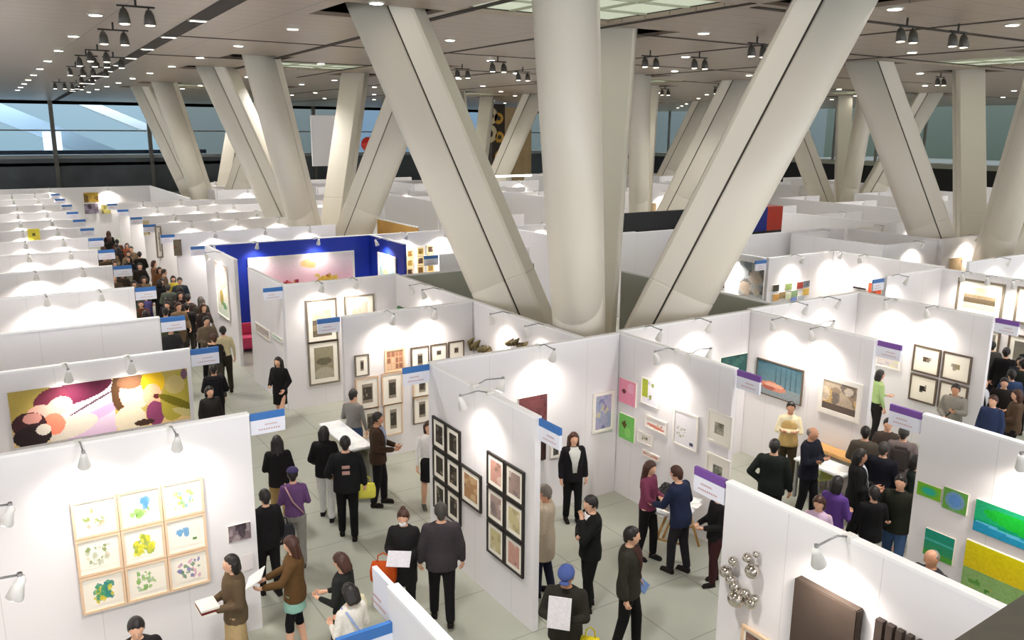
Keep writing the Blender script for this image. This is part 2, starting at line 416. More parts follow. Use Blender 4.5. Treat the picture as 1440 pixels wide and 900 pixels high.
# coloured stands
A(22.4, 18.9, 22.3, near+'in front of the black stand wall, beside the distant round column leg')
boxthing('black_stand_wall', (19.6, 23.05, 0), (22.6, 23.2, 3.6), M_BLACK, 'black stand wall beside the distant round column leg', 'stand wall')
boxthing('red_signboard', (20.6, 27.6, 1.9), (21.5, 27.75, 3.9), mat('red_panel_paint', (200, 66, 40), .5), 'small red panel left of the distant round column leg', 'panel')
A(19.9, 22.0, 27.0, near+'in front of the blue and red display stand')
t = thing('display_stand', (25.25, 21.9, -.2), 'blue and red display stand on a black base, right of the right slanting leg', 'stand')
b = MB(); b.box(-1.6, -.3, .0, 1.0, .3, 3.0, M_BLACK); b.build('base', None, t)
b = MB(); b.box(-1.6, -.3, 3.0, .15, .3, 3.9, mat('stand_blue', (14, 36, 130), .5)); b.build('blue_panel', None, t)
b = MB(); b.box(.15, -.3, 3.0, 1.0, .3, 3.9, mat('stand_red', (186, 52, 30), .5)); b.build('red_panel', None, t)
p = ony(437, 162, 45); q = ony(483, 233, 45)
boxthing('hanging_banner', (p.x, 45, q.z), (q.x, 45.12, p.z), mat('banner_white', (240, 238, 240), .7), 'blank white banner hanging high between two distant slanting legs', 'banner')
b = MB(); pp = ony(518, 203, 60); b.ell((0, 0, 0), (.55, .55, .55), mat('red_balloon', (205, 40, 28), .35), 20, 14)
b.tube([(0, 0, -.5), (0, 0, -.62)], [.03, .08], None, 8); tag(b.build('red_balloon', None, None, pp), 'round red lantern hanging far back beside a slanting leg', 'lantern')

t = thing('ornamented_tower', tuple(ony(699, 240, 64))[:2]+(0,), 'dark tower with golden round ornaments far behind the nearest column', 'tower')
b = MB(); b.box(-.7, -.3, 0, .6, .3, 8.6, mat('tower_dark_wood', (50, 40, 30), .6)); b.build('shaft', None, t)
GOLD = mat('gold_ornament', (196, 150, 60), .4, metal=.4); PALE = mat('pale_ornament', (214, 196, 160), .6)
for x, z, rr, mm in ((-.9, 7.6, .75, PALE), (-1.0, 6.1, .8, PALE), (-.1, 7.4, .5, GOLD), (0, 5.8, .5, GOLD), (0, 4.2, .45, GOLD), (.1, 2.9, .5, GOLD)):
    b = MB(); b.tube([(x, -.32, z), (x, -.42, z)], [rr, rr*.92], mm, 24); b.tube([(x, -.42, z), (x, -.46, z)], [rr*.4, rr*.36], mat('tower_dark_wood', (50, 40, 30)), 16); b.build('round_ornament', None, t)
p = ony(662, 249, 46); q = ony(748, 248, 46)
boxthing('strip_light', (p.x, 46, p.z-.06), (q.x, 46.1, p.z+.06), emat('strip_light_glow', (255, 252, 244), 1.2), 'thin white strip light hanging far back behind the nearest column', 'light')
boxthing('patterned_screen', (ony(706, 150, 66).x, 66, 0), (ony(748, 150, 66).x, 66.1, 8.4), mat('ochre_screen', (190, 164, 124), .5, var=.3, scale=1.2), 'pale ochre screen beside the tower with golden ornaments', 'screen')
# ------------------------------------------------------------------ header signs
SIGN_BLUE = mat('sign_blue', (52, 110, 178), .5); SIGN_PURPLE = mat('sign_purple', (112, 70, 150), .5)
M_SIGN = mat('sign_white', (226, 228, 238), .5); M_INK = mat('sign_faint_print', (200, 160, 160), .6)
def sign(x, y, dx, dy, colour, label, z=2.97, L=.46, h=.28, group=None):
    t = thing('header_sign', (x, y, z-h), label, 'sign', math.atan2(dy, dx), group)
    b = MB(); b.box(0.02, -.018, 0, L, .018, h-.09, M_SIGN); b.build('board', None, t)
    b = MB(); b.box(0.02, -.02, h-.09, L, .02, h, colour); b.build('coloured_band', None, t)
    b = MB()
    for s in (-.0205, .0205):
        for r, (a, c) in enumerate(((.12, .40), (.2, .36))):
            n = 9
            for k in range(n):
                w = (c-a)/n; b.box(a+k*w, s-.0012, .05+r*.06, a+k*w+w*.6, s+.0012, .068+r*.06)
    b.build('faint_print', M_INK, t)
sign(2.47, 5.48, -1, 0, SIGN_BLUE, 'white sign with a blue band at the bottom edge, on the nearest wall end', 2.72, .5)
sign(2.47, 5.53, 0, 1, SIGN_PURPLE if 0 else M_SIGN, 'plain white sign board jutting from the end of the nearest wall', 2.99, .36, .36)
LS = ['beside the nine watercolours wall', 'at the end of the long photograph wall', 'on the end of the bare grey wall', 'on the fourth wall end of the left row', 'on the fifth wall end of the left row', 'on the sixth wall end of the left row', 'on the seventh wall end of the left row']
for i, (y, xe) in enumerate(LW):
    if i < 7: sign(xe, y, 1, 0, SIGN_BLUE, 'white sign with a blue band '+LS[i])
    else: sign(xe, y, 1, 0, SIGN_BLUE, 'tiny blue banded sign far along the left side of the aisle', group='far left signs')
for y in (29.8, 33.3, 36.3, 39.9, 43.3, 26.42):
    x = 5.72+(y-29)*.012 if y != 26.42 else 5.95
    sign(x, y, -1, 0, SIGN_BLUE, 'tiny blue banded sign along the right side of the crowded aisle, beyond the blue booth', group='right aisle signs')
sign(5.84, 18.72, -1, 0, SIGN_BLUE, 'blue banded sign on the corner left of the two large framed photographs', 2.95)
sign(5.72, 14.9, -1, 0, SIGN_BLUE, 'blue banded sign on the end of the small prints wall', 2.99)
sign(5.66, 11.08, -1, 0, SIGN_BLUE, 'blue banded sign over the left end of the black framed photographs wall', 2.99)
sign(5.69, 8.18, 0, -1, SIGN_BLUE, 'blue banded sign on the near end of the black framed photographs wall', 2.99)
sign(9.48, 8.42, 0, -1, SIGN_PURPLE, 'purple banded sign on the end of the drawings wall', 2.99)
sign(12.96, 8.43, 0, -1, SIGN_PURPLE, 'purple banded sign on the end of the blue painting wall', 2.99)
sign(16.56, 8.33, 0, -1, SIGN_PURPLE, 'purple banded sign on the end of the four brown prints wall', 2.99)
sign(6.25, 5.57, 0, 1, SIGN_PURPLE, 'purple banded sign on the end of the silver spheres wall', 2.99)
sign(9.98, 5.74, 0, 1, SIGN_PURPLE, 'purple banded sign on the end of the green paintings wall', 2.99)
sign(18.8, 15.9, -1, 0, SIGN_BLUE, 'blue banded sign left of the cluster of small coloured pictures', 2.95)
sign(18.95, 12.32, -1, 0, SIGN_BLUE, 'blue banded sign beside the small orange picture', 2.95)
sign(11.1, 21.1, -1, 0, SIGN_BLUE, 'blue banded sign between the nine gold pictures and the left slanting leg', 2.99)

# ------------------------------------------------------------------ arm spotlights
def lamp_meshes():
    c = MB(); c.box(-.05, -.06, -.05, .05, .06, .015, M_LAMP, .006); c.box(-.055, .05, -.12, .055, .065, 0, M_LAMP)
    a = MB(); a.tube([(0, -.03, .0), (0, -.20, .055), (0, -.50, .03)], .011, M_STEEL, 8)
    h = MB(); h.tube([(0, -.50, .05), (0, -.50, .0)], .022, M_STEEL, 10)
    h.tube([(0, -.51, .02), (0, -.505, -.03), (0, -.485, -.05), (0, -.44, -.17), (0, -.437, -.175)], [.028, .04, .045, .075, .07], M_LAMP, 16)
    l = MB(); l.tube([(0, -.4375, -.1762), (0, -.4362, -.179)], [.064, .06], M_GLASSD, 16)
    return c.mesh('clamp'), a.mesh('arm'), h.mesh('lamp_head'), l.mesh('lens')
LM = lamp_meshes()
def spot_data(name, w, size, blend, rgb, r=.05):
    d = bpy.data.lights.new(name, 'SPOT'); d.energy = w; d.spot_size = size; d.spot_blend = blend; d.color = rgb; d.shadow_soft_size = r
    return d
LWARM = spot_data('spot_bulb', 22, math.radians(140), 1., (1, .90, .81), .09)
LFAR = spot_data('far_spot_bulb', 54, math.radians(140), 1., (1, .91, .83))
def lamp(x, y, side, label, group=None, z=H, far=False, light=True):
    """x,y on the wall line; side = direction the arm reaches out to"""
    rz = {'-y': 0, 'x': PI/2, 'y': PI, '-x': -PI/2}[side]
    t = thing('arm_spotlight', (x, y, z), label, 'spotlight', rz, group)
    for n, me in zip(('clamp', 'arm', 'lamp_head', 'lens'), LM): link(n, me, t)
    t.scale = (.92, .92, .92)
    if light:
        o = bpy.data.objects.new('bulb', LFAR if far else LWARM); COL.objects.link(o); o.parent = t
        o.location = (0, -.43, -.20); d = Vector((0, .20, -.80)); o.rotation_euler = d.to_track_quat('-Z', 'Y').to_euler()
    return t
def lampx(px, py, X, side, where):          # lamp seen at a pixel, mounted on the wall at X
    g = G(px, py, 2.92); lamp(X, g.y, side, 'white arm spotlight '+where)
def lampy(px, py, Y, side, where):
    g = G(px, py, 2.92); lamp(g.x, Y, side, 'white arm spotlight '+where)
lampy(121, 655, 10.24, '-y', 'over the nine watercolours, the left of two')
lampy(250, 625, 10.24, '-y', 'over the nine watercolours, the right of two')
lampx(60, 715, -.45, 'x', 'reaching in from the left edge, level with the top of the watercolours')
lampx(73, 815, -.45, 'x', 'reaching in from the left edge, lower down in the view')
lampy(96, 528, 13.9, '-y', 'over the long photograph, left one')
lampy(184, 515, 13.9, '-y', 'over the long photograph, right one')
for i, (y, xe) in enumerate(LW[3:], 3):
    for k, dx in enumerate((.72, 1.75)):
        lamp(xe-dx, y, '-y', 'small arm spotlight on a wall top left of the crowded aisle', group='left row spotlights', far=True)
lampx(655, 566, 5.69, '-x', 'over the black framed photographs')
lampx(712, 541, 5.69, 'x', 'on the far side of the black framed photographs wall')
lampy(770, 497, 11.14, '-y', 'on the wall above the long haired woman in black')
lampx(913, 505, 9.48, '-x', 'over the pink and green drawings')
lampx(1010, 497, 9.48, 'x', 'on the back of the drawings wall')
lampy(948, 478, 11.26, '-y', 'over the wall left of the dark teal picture, left one')
lampy(996, 460, 11.26, '-y', 'over the wall left of the dark teal picture, right one')
lampx(1090, 457, 12.96, '-x', 'over the blue painting')
lampx(1146, 470, 12.96, '-x', 'over the white framed picture')
lampx(1191, 456, 12.96, 'x', 'on the back of the blue painting wall')
lampy(1143, 438, 11.36, '-y', 'on the brightly lit wall left of the four brown prints, left one')
lampy(1187, 430, 11.36, '-y', 'on the brightly lit wall left of the four brown prints, right one')
lampx(1243, 429, 16.56, '-x', 'over the four brown prints, left one')
lampx(1303, 440, 16.56, '-x', 'over the four brown prints, right one')
lampx(1145, 785, 6.25, '-x', 'over the brown canvas')
lampx(1436, 650, 9.98, '-x', 'at the right edge over the green paintings')
lampx(1300, 640, 9.98, '-x', 'beyond the purple sign of the green paintings wall') if 0 else None
lampy(460, 408, 18.72, '-y', 'over the two large framed photographs')
lampy(514, 405, 18.72, '-y', 'over the pale framed picture beside the two large photographs')
lampx(558, 410, 8.66, '-x', 'at the corner right of the pale framed picture')
lampx(590, 415, 8.66, '-x', 'above the small green object')
lampy(612, 442, 14.9, '-y', 'over the small prints wall, right one')
lampy(555, 450, 14.9, '-y', 'over the small prints wall, left one')
lampx(672, 452, 8.66, '-x', 'above the dark branch sculpture')
lampx(720, 470, 8.66, '-x', 'above the second brown sculpture')
for n, (px, py) in enumerate(((318, 358), (372, 350), (454, 342))): lampy(px, py, 26.42, '-y', 'on the cobalt blue wall, '+['left', 'middle', 'right'][n]+' one')
lamp(11.3, 24.9, '-x', 'white arm spotlight over the pale teal picture', far=True)
lamp(5.93, 24.5, '-x', 'white arm spotlight over the tall orange and green picture', far=True)
for px, py, Y in ((1060, 355, 15.9), (1130, 352, 15.9)): lampy(px, py, Y, '-y', 'over the cluster of small coloured pictures, '+('left' if px < 1100 else 'right')+' one')
lampx(1201, 366, 21.75, '-x', 'over the small orange picture')
lampy(1279, 396, 12.32, '-y', 'over the brightly lit wall left of the large framed photograph')
for n, (px, py) in enumerate(((1338, 392), (1376, 397), (1416, 402))): lampx(px, py, 21.44, '-x', 'over the large framed photographs at the right edge, '+['left', 'middle', 'right'][n]+' one')
fl = 'small arm spotlight on a wall top among the far booths'
for y in (29.8, 33.3, 36.3, 39.9, 43.3):
    for dx in (1.2, 2.9, 4.5): lamp(5.75+dx, y, '-y', 'small arm spotlight on a wall top right of the crowded aisle beyond the blue booth', group='right row spotlights', far=True)
for x in (1.5, 4, 7): lamp(x, 55.2, '-y', 'small arm spotlight on the wall closing the far end of the aisle', group='aisle end spotlights', far=True)
for x in (12.4, 13.9, 15.3): lamp(x, 26.3, '-y', fl, group='far spotlights', far=True)
lamp(12.4, 21.1, '-y', fl, group='far spotlights', far=True)
for y in (17.0, 18.7): lamp(18.8, y, '-x', fl, group='far spotlights', far=True)
for x in (24.5, 26.4, 28.3): lamp(x, 12.6, '-y', fl, group='far spotlights', far=True)
def farlamps(xs, ys, ext):
    for x in xs:
        for y in ys:
            lamp(x+ext*.5, y, '-y', fl, group='far spotlights', far=True)
farlamps([16.6, 22.4], [22.8, 26.4, 30], 3.3)
farlamps([13.2, 19.5, 26, 32.5, 39.5, 46.5], [37, 40.6, 44.2], 3.4)
farlamps([12.0, 18.0, 24.5, 31, 38, 46], [50, 57.2], 3.4)
farlamps([30.6, 37.0, 43.6], [20, 23.6, 27.2, 30.8], 3.4)
farlamps([35.2, 41.5, 48.0], [6.4, 10, 13.6], 3.4)
farlamps([24.4, 27.6], [16, 19.6], 2.9)
farlamps([50.5, 57], [21.6, 28.8], 3.4)

# ------------------------------------------------------------------ ceiling fixtures
for k in range(14):
    yy = 12+k*4.1; xx = 3.9+(yy-2)*4.1/90
    t = thing('slot_light', (xx, yy, CZ-.012), 'small square light set in the long dark ceiling slot at upper left', 'ceiling light', group='lights in the dark ceiling slot')
    b = MB(); b.box(-.2, -.12, -.02, .2, .12, 0, mat('slot_light_trim', (170, 168, 160), .4)); b.build('housing', None, t)
    b = MB(); b.box(-.16, -.08, -.026, .16, .08, -.02, emat('slot_light_glow', (255, 248, 236), 1.6)); b.build('diffuser', None, t)
dl = MB(); dl.tube([(0, 0, 0), (0, 0, -.03)], [.17, .15], mat('downlight_ring', (190, 188, 180), .4), 16)
dlm = dl.mesh('ring')
le = MB(); le.tube([(0, 0, -.031), (0, 0, -.036)], [.125, .12], emat('downlight_glow', (255, 246, 232), 7), 16); lem = le.mesh('diffuser')
DOWN = bpy.data.lights.new('downlight_bulb', 'SPOT'); DOWN.energy = 560; DOWN.spot_size = math.radians(140); DOWN.spot_blend = .9; DOWN.color = (1, .96, .93); DOWN.shadow_soft_size = .5
cnt = 0
for i in range(-3, 15):
    for j in range(-4, 13):
        x = 2.7+4.25*i; y = 15.4+5.1*j; x += (y-20)*.02
        if any(h[0]-.25 < x < h[2]+.25 and h[1]-.25 < y < h[3]+.25 for h in holes): continue
        inview = y > 9 or x > 9
        lit = (i % 2 == 0 and j % 2 == 0)
        if not (inview or lit) or y > 70: continue
        t = thing('downlight', (x, y, CZ), 'small round downlight recessed in the metal ceiling', 'ceiling light', group='round ceiling downlights')
        link('ring', dlm, t); link('diffuser', lem, t)
        if lit:
            o = bpy.data.objects.new('bulb', DOWN); COL.objects.link(o); o.parent = t; o.location = (0, 0, -.12)
# twin stage spotlights hanging under the ceiling
def stage_spot(px, py, n, label, rz=0, group=None):
    g = G(px, py, 8.45)
    t = thing('hanging_twin_spotlight', (g.x, g.y, 8.33), label, 'spotlight', rz, group); t.scale = (.72, .72, .72)
    b = MB(); b.tube([(-.45, 0, .42), (.45, 0, .42)], .025, M_BLACK, 8); b.tube([(0, 0, .42), (0, 0, .65)], .03, M_BLACK, 8); b.build('bar', None, t)
    for s in (-.3, .3):
        b = MB(); b.tube([(s, 0, .42), (s, 0, .3)], .02, M_BLACK, 8)
        b.tube([(s, .0, .34), (s, -.03, .22), (s, -.06, .0), (s, -.06, -.02)], [.07, .12, .15, .13], mat('spot_can_grey', (70, 68, 62), .4), 14)
        hd = b.build('spot_can', None, t)
        b = MB(); b.tube([(s, -.062, -.021), (s, -.063, -.03)], [.12, .11], emat('spot_can_lens', (255, 238, 210), 2.2), 14); b.build('lens', None, hd)
tw = [((192, 24), 'at top left, nearest one of the left pair row'), ((160, 54), 'at top left, second in the left row'), ((138, 80), 'at top left, third in the left row'),
      ((1274, 50), 'at top right, nearer left pair'), ((1346, 57), 'at top right, right pair'), ((1064, 72), 'between the right slanting leg and the centre'), ((914, 88), 'right of the central round leg, left pair'), ((983, 90), 'right of the central round leg, right pair')]
for (p, l) in tw: stage_spot(p[0], p[1], 2, 'dark twin spotlight bar '+l)
for p in ((122, 87), (160, 89), (107, 101), (140, 102), (122, 113), (84, 121), (108, 122)):
    stage_spot(p[0], p[1], 2, 'tiny twin spotlight bar in the receding row at upper left', group='receding twin spotlights')
for p in ((650, 104), (700, 95), (735, 108), (487, 124), (880, 127), (935, 130), (1010, 128), (1240, 112), (1322, 115)):
    stage_spot(p[0], p[1], 2, 'tiny twin spotlight bar far back under the ceiling', group='far twin spotlights')

# ------------------------------------------------------------------ artworks
class Paint:
    def __init__(s, w, h, bg): s.w, s.h = w, h; s.c = [[bg]*w for _ in range(h)]
    def ell(s, cx, cy, rx, ry, col, ang=0, a=1.):
        ca, sa = math.cos(ang), math.sin(ang)
        for j in range(s.h):
            for i in range(s.w):
                x = (i+.5)/s.w-cx; y = (j+.5)/s.h-cy
                x *= s.w/s.h; X = (x*ca+y*sa)/(rx*s.w/s.h); Y = (-x*sa+y*ca)/ry
                if X*X+Y*Y < 1: o = s.c[j][i]; s.c[j][i] = tuple(o[k]*(1-a)+col[k]*a for k in range(3))
        return s
    def rect(s, x0, y0, x1, y1, col, a=1.):
        for j in range(s.h):
            for i in range(s.w):
                if x0 <= (i+.5)/s.w < x1 and y0 <= (j+.5)/s.h < y1: o = s.c[j][i]; s.c[j][i] = tuple(o[k]*(1-a)+col[k]*a for k in range(3))
        return s
    def noise(s, n):
        for j in range(s.h):
            for i in range(s.w):
                k = random.uniform(-n, n); s.c[j][i] = tuple(min(255, max(0, v+k)) for v in s.c[j][i])
        return s
    def blobs(s, cols, n, x0=.2, y0=.2, x1=.8, y1=.8, r=(.03, .12), a=.8):
        for _ in range(n):
            q = random.uniform(*r); s.ell(random.uniform(x0, x1), random.uniform(y0, y1), q, q*random.uniform(.5, 1.2)*s.w/s.h, random.choice(cols), random.uniform(0, 3), a)
        return s
    def grad(s, top, bot, y0=0, y1=1, x0=0, x1=1):
        for j in range(s.h):
            y = (j+.5)/s.h
            if y0 <= y < y1:
                t = (y-y0)/(y1-y0)
                for i in range(s.w):
                    if x0 <= (i+.5)/s.w < x1: s.c[j][i] = tuple(top[k]*(1-t)+bot[k]*t for k in range(3))
        return s
def paint_mesh(p, W, Hh):
    """flat sheet in local x (0..W), z (0..Hh), facing -y"""
    vs = [(i*W/p.w, 0, Hh-j*Hh/p.h) for j in range(p.h+1) for i in range(p.w+1)]
    fs = []; cols = []
    for j in range(p.h):
        for i in range(p.w):
            a = j*(p.w+1)+i; fs.append((a, a+p.w+1, a+p.w+2, a+1)); c = lin(p.c[j][i]); cols += [c[0], c[1], c[2], 1]*4
    me = bpy.data.meshes.new('picture'); me.from_pydata(vs, [], fs); at = me.color_attributes.new('paint', 'FLOAT_COLOR', 'CORNER')
    at.data.foreach_set('color', cols); me.materials.append(ART); return me
WHITEF = mat('frame_white', (240, 236, 228), .5); BLACKF = mat('frame_black', (36, 30, 28), .4); BROWNF = mat('frame_brown', (98, 82, 66), .4)
SILVERF = mat('frame_taupe', (132, 122, 106), .35, metal=.3); WOODF = mat('frame_pale_wood', (226, 196, 164), .5, var=.08, scale=20); MATB = mat('mat_board', (244, 240, 228), .7)
DKTEALF = mat('canvas_edge', (60, 50, 44), .7)
def picture(axis, c, tl, br, paint, label, frame=None, fw=.03, board=0., depth=.035, cat='framed picture', tr=None, wall_off=0.0, name=None, hfix=None):
    """tl, br = photo pixels of the picture's corners, taken onto the wall plane; axis x: wall facing -x, y: wall facing -y"""
    fn = onx if axis == 'x' else ony
    P, Q = fn(*tl, c), fn(*br, c)
    if axis == 'x': W = P.y-Q.y
    else: W = Q.x-P.x
    z0, z1 = Q.z, P.z
    if hfix: z0 = z1-hfix
    W = abs(W); Hh = z1-z0
    t = thing(name or ('framed_picture' if frame else 'painting'), (P.x, P.y, z0), label, cat if frame else 'painting', 0 if axis == 'y' else -PI/2)
    # local: x to the right along the wall, -y out of the wall
    if frame:
        b = MB()
        b.box(0, -depth, 0, W, 0, fw); b.box(0, -depth, Hh-fw, W, 0, Hh); b.box(0, -depth, fw, fw, 0, Hh-fw); b.box(W-fw, -depth, fw, W, 0, Hh-fw)
        b.build('frame', frame, t)
        if board:
            bx = board*min(W, Hh)
            b = MB(); b.box(fw, -depth*.6, fw, W-fw, -depth*.2, Hh-fw); b.build('mat_board', MATB, t)
            me = paint_mesh(paint, W-2*fw-2*bx, Hh-2*fw-2*bx); link('picture', me, t, (fw+bx, -depth*.6-.002, fw+bx))
        else:
            me = paint_mesh(paint, W-2*fw, Hh-2*fw); link('picture', me, t, (fw, -depth*.6, fw))
            b = MB(); b.box(fw, -depth*.5, fw, W-fw, 0, Hh-fw); b.build('backing', MATB, t)
    else:
        b = MB(); b.box(0, -depth, 0, W, 0, Hh); b.build('canvas', DKTEALF if depth > .04 else MATB, t)
        me = paint_mesh(paint, W-.001, Hh-.001); link('picture', me, t, (0, -depth-.002, 0))
    return t
CRM = (246, 240, 224)
def small_dark(col=(60, 54, 50), n=10, bg=CRM, x0=.3, x1=.7, y0=.3, y1=.65):
    p = Paint(n, n, bg); p.rect(x0, y0, x1, y1, col); p.blobs([(150, 140, 126), (40, 36, 34)], 3, x0, y0, x1, y1, (.05, .09)); return p
def photo(cols, n=6, w=16, h=20):
    p = Paint(w, h, cols[0]); p.blobs(cols, n*2, 0, 0, 1, 1, (.08, .28)); return p.noise(6)
random.seed(5)
# nine watercolours
P0, P1 = ony(98, 706, 10.19), ony(296, 816, 10.19)
gw, gh = (P1.x-P0.x)/3, (P0.z-P1.z)/3
W9 = [(['pink and olive', [(236, 170, 150), (240, 196, 180), (120, 150, 70)]], ['blue and green', [(90, 150, 210), (110, 160, 70), (150, 190, 110)]], ['yellow-green', [(180, 200, 90), (140, 180, 120), (120, 170, 180)]]),
      (['pale grey and olive', [(190, 196, 170), (120, 140, 80), (220, 200, 170)]], ['bright yellow', [(236, 220, 60), (200, 200, 70), (150, 170, 70)]], ['sky blue', [(90, 150, 200), (120, 170, 210), (80, 140, 70)]]),
      (['teal and yellow', [(50, 130, 140), (220, 200, 70), (70, 150, 110)]], ['leaf green', [(120, 170, 90), (150, 190, 110), (170, 190, 160)]], ['violet and pink', [(120, 120, 170), (220, 170, 190), (110, 140, 110)]])]
rows = ['top', 'middle', 'bottom']; cols_ = ['left', 'centre', 'right']
for r in range(3):
    for c in range(3):
        n, cl = W9[r][c]
        t = thing('framed_watercolour', (P0.x+gw*c, 10.19, P0.z-gh*(r+1)), 'small pale-wood framed watercolour in %s, %s row %s of the nine' % (n, rows[r], cols_[c]), 'framed picture')
        b = MB(); fw = .028; W, Hh = gw-.006, gh-.006
        b.box(0, -.035, 0, W, 0, fw); b.box(0, -.035, Hh-fw, W, 0, Hh); b.box(0, -.035, fw, fw, 0, Hh-fw); b.box(W-fw, -.035, fw, W, 0, Hh-fw); b.build('frame', WOODF, t)
        b = MB(); b.box(fw, -.018, fw, W-fw, 0, Hh-fw); b.build('mat_board', MATB, t)
        p = Paint(26, 20, (246, 240, 226))
        if n == 'sky blue': p.blobs(cl[:2], 16, .2, .25, .55, .5, (.05, .12)); p.ell(.8, .75, .08, .07, (90, 140, 70))
        elif n == 'blue and green': p.blobs([cl[0]], 10, .5, .1, .8, .5, (.06, .12)); p.blobs(cl[1:], 16, .15, .6, .85, .85, (.05, .1))
        elif 'yellow' == n[-6:] or n in ('bright yellow', 'teal and yellow'): p.blobs(cl, 50, .2, .15, .8, .85, (.05, .12))
        else: p.blobs(cl, 30, .12, .12, .88, .88, (.03, .09))
        me = paint_mesh(p, W*.66, Hh*.66); link('picture', me, t, (W*.17, -.021, Hh*.17))
# long photograph of reclining figures
p = Paint(170, 54, (172, 150, 70))
p.rect(0, 0, 1, 1, (176, 158, 82)).rect(0, .7, 1, 1, (214, 186, 130))
p.grad((236, 224, 228), (196, 170, 196), .0, 1, .22, .56); p.ell(.36, .15, .20, .20, (96, 34, 60), -.2); p.ell(.22, .25, .10, .22, (104, 40, 60), -.3)
p.ell(.26, .36, .07, .16, (238, 176, 160), -.3); p.ell(.17, .5, .09, .2, (236, 180, 164), .2); p.ell(.40, .5, .2, .16, (236, 218, 226), -.35); p.ell(.46, .62, .16, .09, (190, 160, 196), -.35)
p.ell(.43, .40, .17, .02, (90, 70, 84), -.42); p.ell(.30, .78, .16, .2, (208, 200, 186), -.2); p.ell(.22, .68, .06, .2, (232, 130, 104), .1); p.ell(.09, .62, .09, .22, (60, 34, 38)); p.ell(.11, .52, .05, .1, (210, 150, 140))
p.ell(.10, .85, .10, .2, (38, 26, 30)); p.ell(.16, .75, .04, .1, (214, 208, 196)); p.ell(.05, .12, .09, .15, (180, 160, 80))
p.ell(.60, .3, .055, .36, (84, 58, 36)); p.ell(.66, .34, .07, .3, (238, 184, 166)); p.ell(.70, .48, .05, .16, (240, 190, 170)); p.ell(.615, .38, .018, .08, (236, 180, 164)); p.ell(.64, .82, .09, .26, (208, 198, 174)); p.ell(.66, .1, .08, .14, (120, 84, 60))
p.ell(.79, .18, .07, .24, (214, 176, 30)); p.ell(.78, .42, .055, .22, (236, 176, 140)); p.ell(.805, .45, .02, .05, (84, 30, 36)); p.ell(.79, .78, .055, .24, (128, 60, 96))
p.ell(.93, .5, .09, .5, (168, 156, 60), .4); p.ell(.92, .28, .06, .18, (184, 168, 110)); p.ell(.92, .62, .12, .08, (110, 104, 20), .5); p.ell(.96, .84, .07, .07, (190, 180, 120), .4); p.ell(.72, .92, .06, .06, (60, 40, 30)); p.ell(.98, .1, .02, .1, (110, 80, 96))
p.noise(3)
picture('y', 13.85, (10, 552), (268, 588), p, 'long colour photograph of reclining young women in pale and plum clothes', depth=.02)
# small label pictures beside the watercolours
picture('y', 10.19, (320, 740), (353, 755), photo([(120, 104, 110), (60, 50, 56), (160, 150, 150)], 5, 16, 8), 'small dark landscape print right of the nine watercolours', depth=.02)
picture('y', 10.19, (340, 781), (356, 799), Paint(4, 4, (236, 230, 232)), 'white information sheet right of the nine watercolours', depth=.01)
# left edge side wall: faces +x
t = thing('framed_picture', (-.40, 6.3, 1.0), 'tall pale-wood framed picture cut by the left edge of the view', 'framed picture', PI/2)
b = MB(); b.box(0, -.04, 0, 1.0, 0, .05); b.box(0, -.04, 1.15, 1.0, 0, 1.2); b.box(0, -.04, .05, .05, 0, 1.15); b.box(.95, -.04, .05, 1.0, 0, 1.15); b.build('frame', WOODF, t)
link('picture', paint_mesh(photo([(60, 90, 90), (230, 226, 220), (120, 140, 140)], 5), .9, 1.1), t, (.05, -.02, .05))
# black framed photographs
def grid_pics(axis, c, tl, br, nx, ny, frame, fw, board, pf, lab, gap=.03):
    fn = onx if axis == 'x' else ony
    P, Q = fn(*tl, c), fn(*br, c)
    W = (P.y-Q.y if axis == 'x' else Q.x-P.x)/nx; Hh = (P.z-Q.z)/ny
    for r in range(ny):
        for k in range(nx):
            l = lab(r, k)
            if l is None: continue
            if axis == 'x': loc = (c, P.y-W*k, P.z-Hh*(r+1)+gap/2); rz = -PI/2
            else: loc = (P.x+W*k, c, P.z-Hh*(r+1)+gap/2); rz = 0
            t = thing('framed_picture', loc, l, 'framed picture', rz)
            w, h = W-gap, Hh-gap
            b = MB(); d = .035
            b.box(0, -d, 0, w, 0, fw); b.box(0, -d, h-fw, w, 0, h); b.box(0, -d, fw, fw, 0, h-fw); b.box(w-fw, -d, fw, w, 0, h-fw); b.build('frame', frame, t)
            b = MB(); b.box(fw, -.02, fw, w-fw, 0, h-fw); b.build('mat_board', MATB, t)
            bx = board*min(w, h); link('picture', paint_mesh(pf(r, k), w-2*fw-2*bx, h-2*fw-2*bx), t, (fw+bx, -.023, fw+bx))
rn = ['top', 'middle', 'bottom']
grid_pics('x', 5.64, (610, 583), (650, 742), 2, 3, BLACKF, .03, .17, lambda r, k: photo([(52, 46, 40), (90, 84, 72), (150, 140, 120)], 3, 8, 12), lambda r, k: 'black framed dark photograph, %s of the %s column at the far end of the wall' % (rn[r], ['left', 'right'][k]), .015)
random.seed(9)
grid_pics('x', 5.64, (687, 632), (738, 815), 2, 3, BLACKF, .03, .13, lambda r, k: photo([[(196, 150, 136), (214, 190, 176), (140, 116, 106)], [(160, 138, 130), (204, 194, 186), (120, 108, 108)], [(196, 186, 140), (170, 158, 120), (216, 208, 184)]][(r+k) % 3], 4, 10, 14),
          lambda r, k: 'black framed portrait print, %s %s in the near block of six' % (rn[r], ['left', 'right'][k]), .015)
picture('x', 5.64, (650, 651), (678, 722), photo([(170, 130, 90), (110, 90, 70), (200, 170, 130)], 5), 'single black framed sepia portrait between the two blocks of photographs', BLACKF, .03, .12)
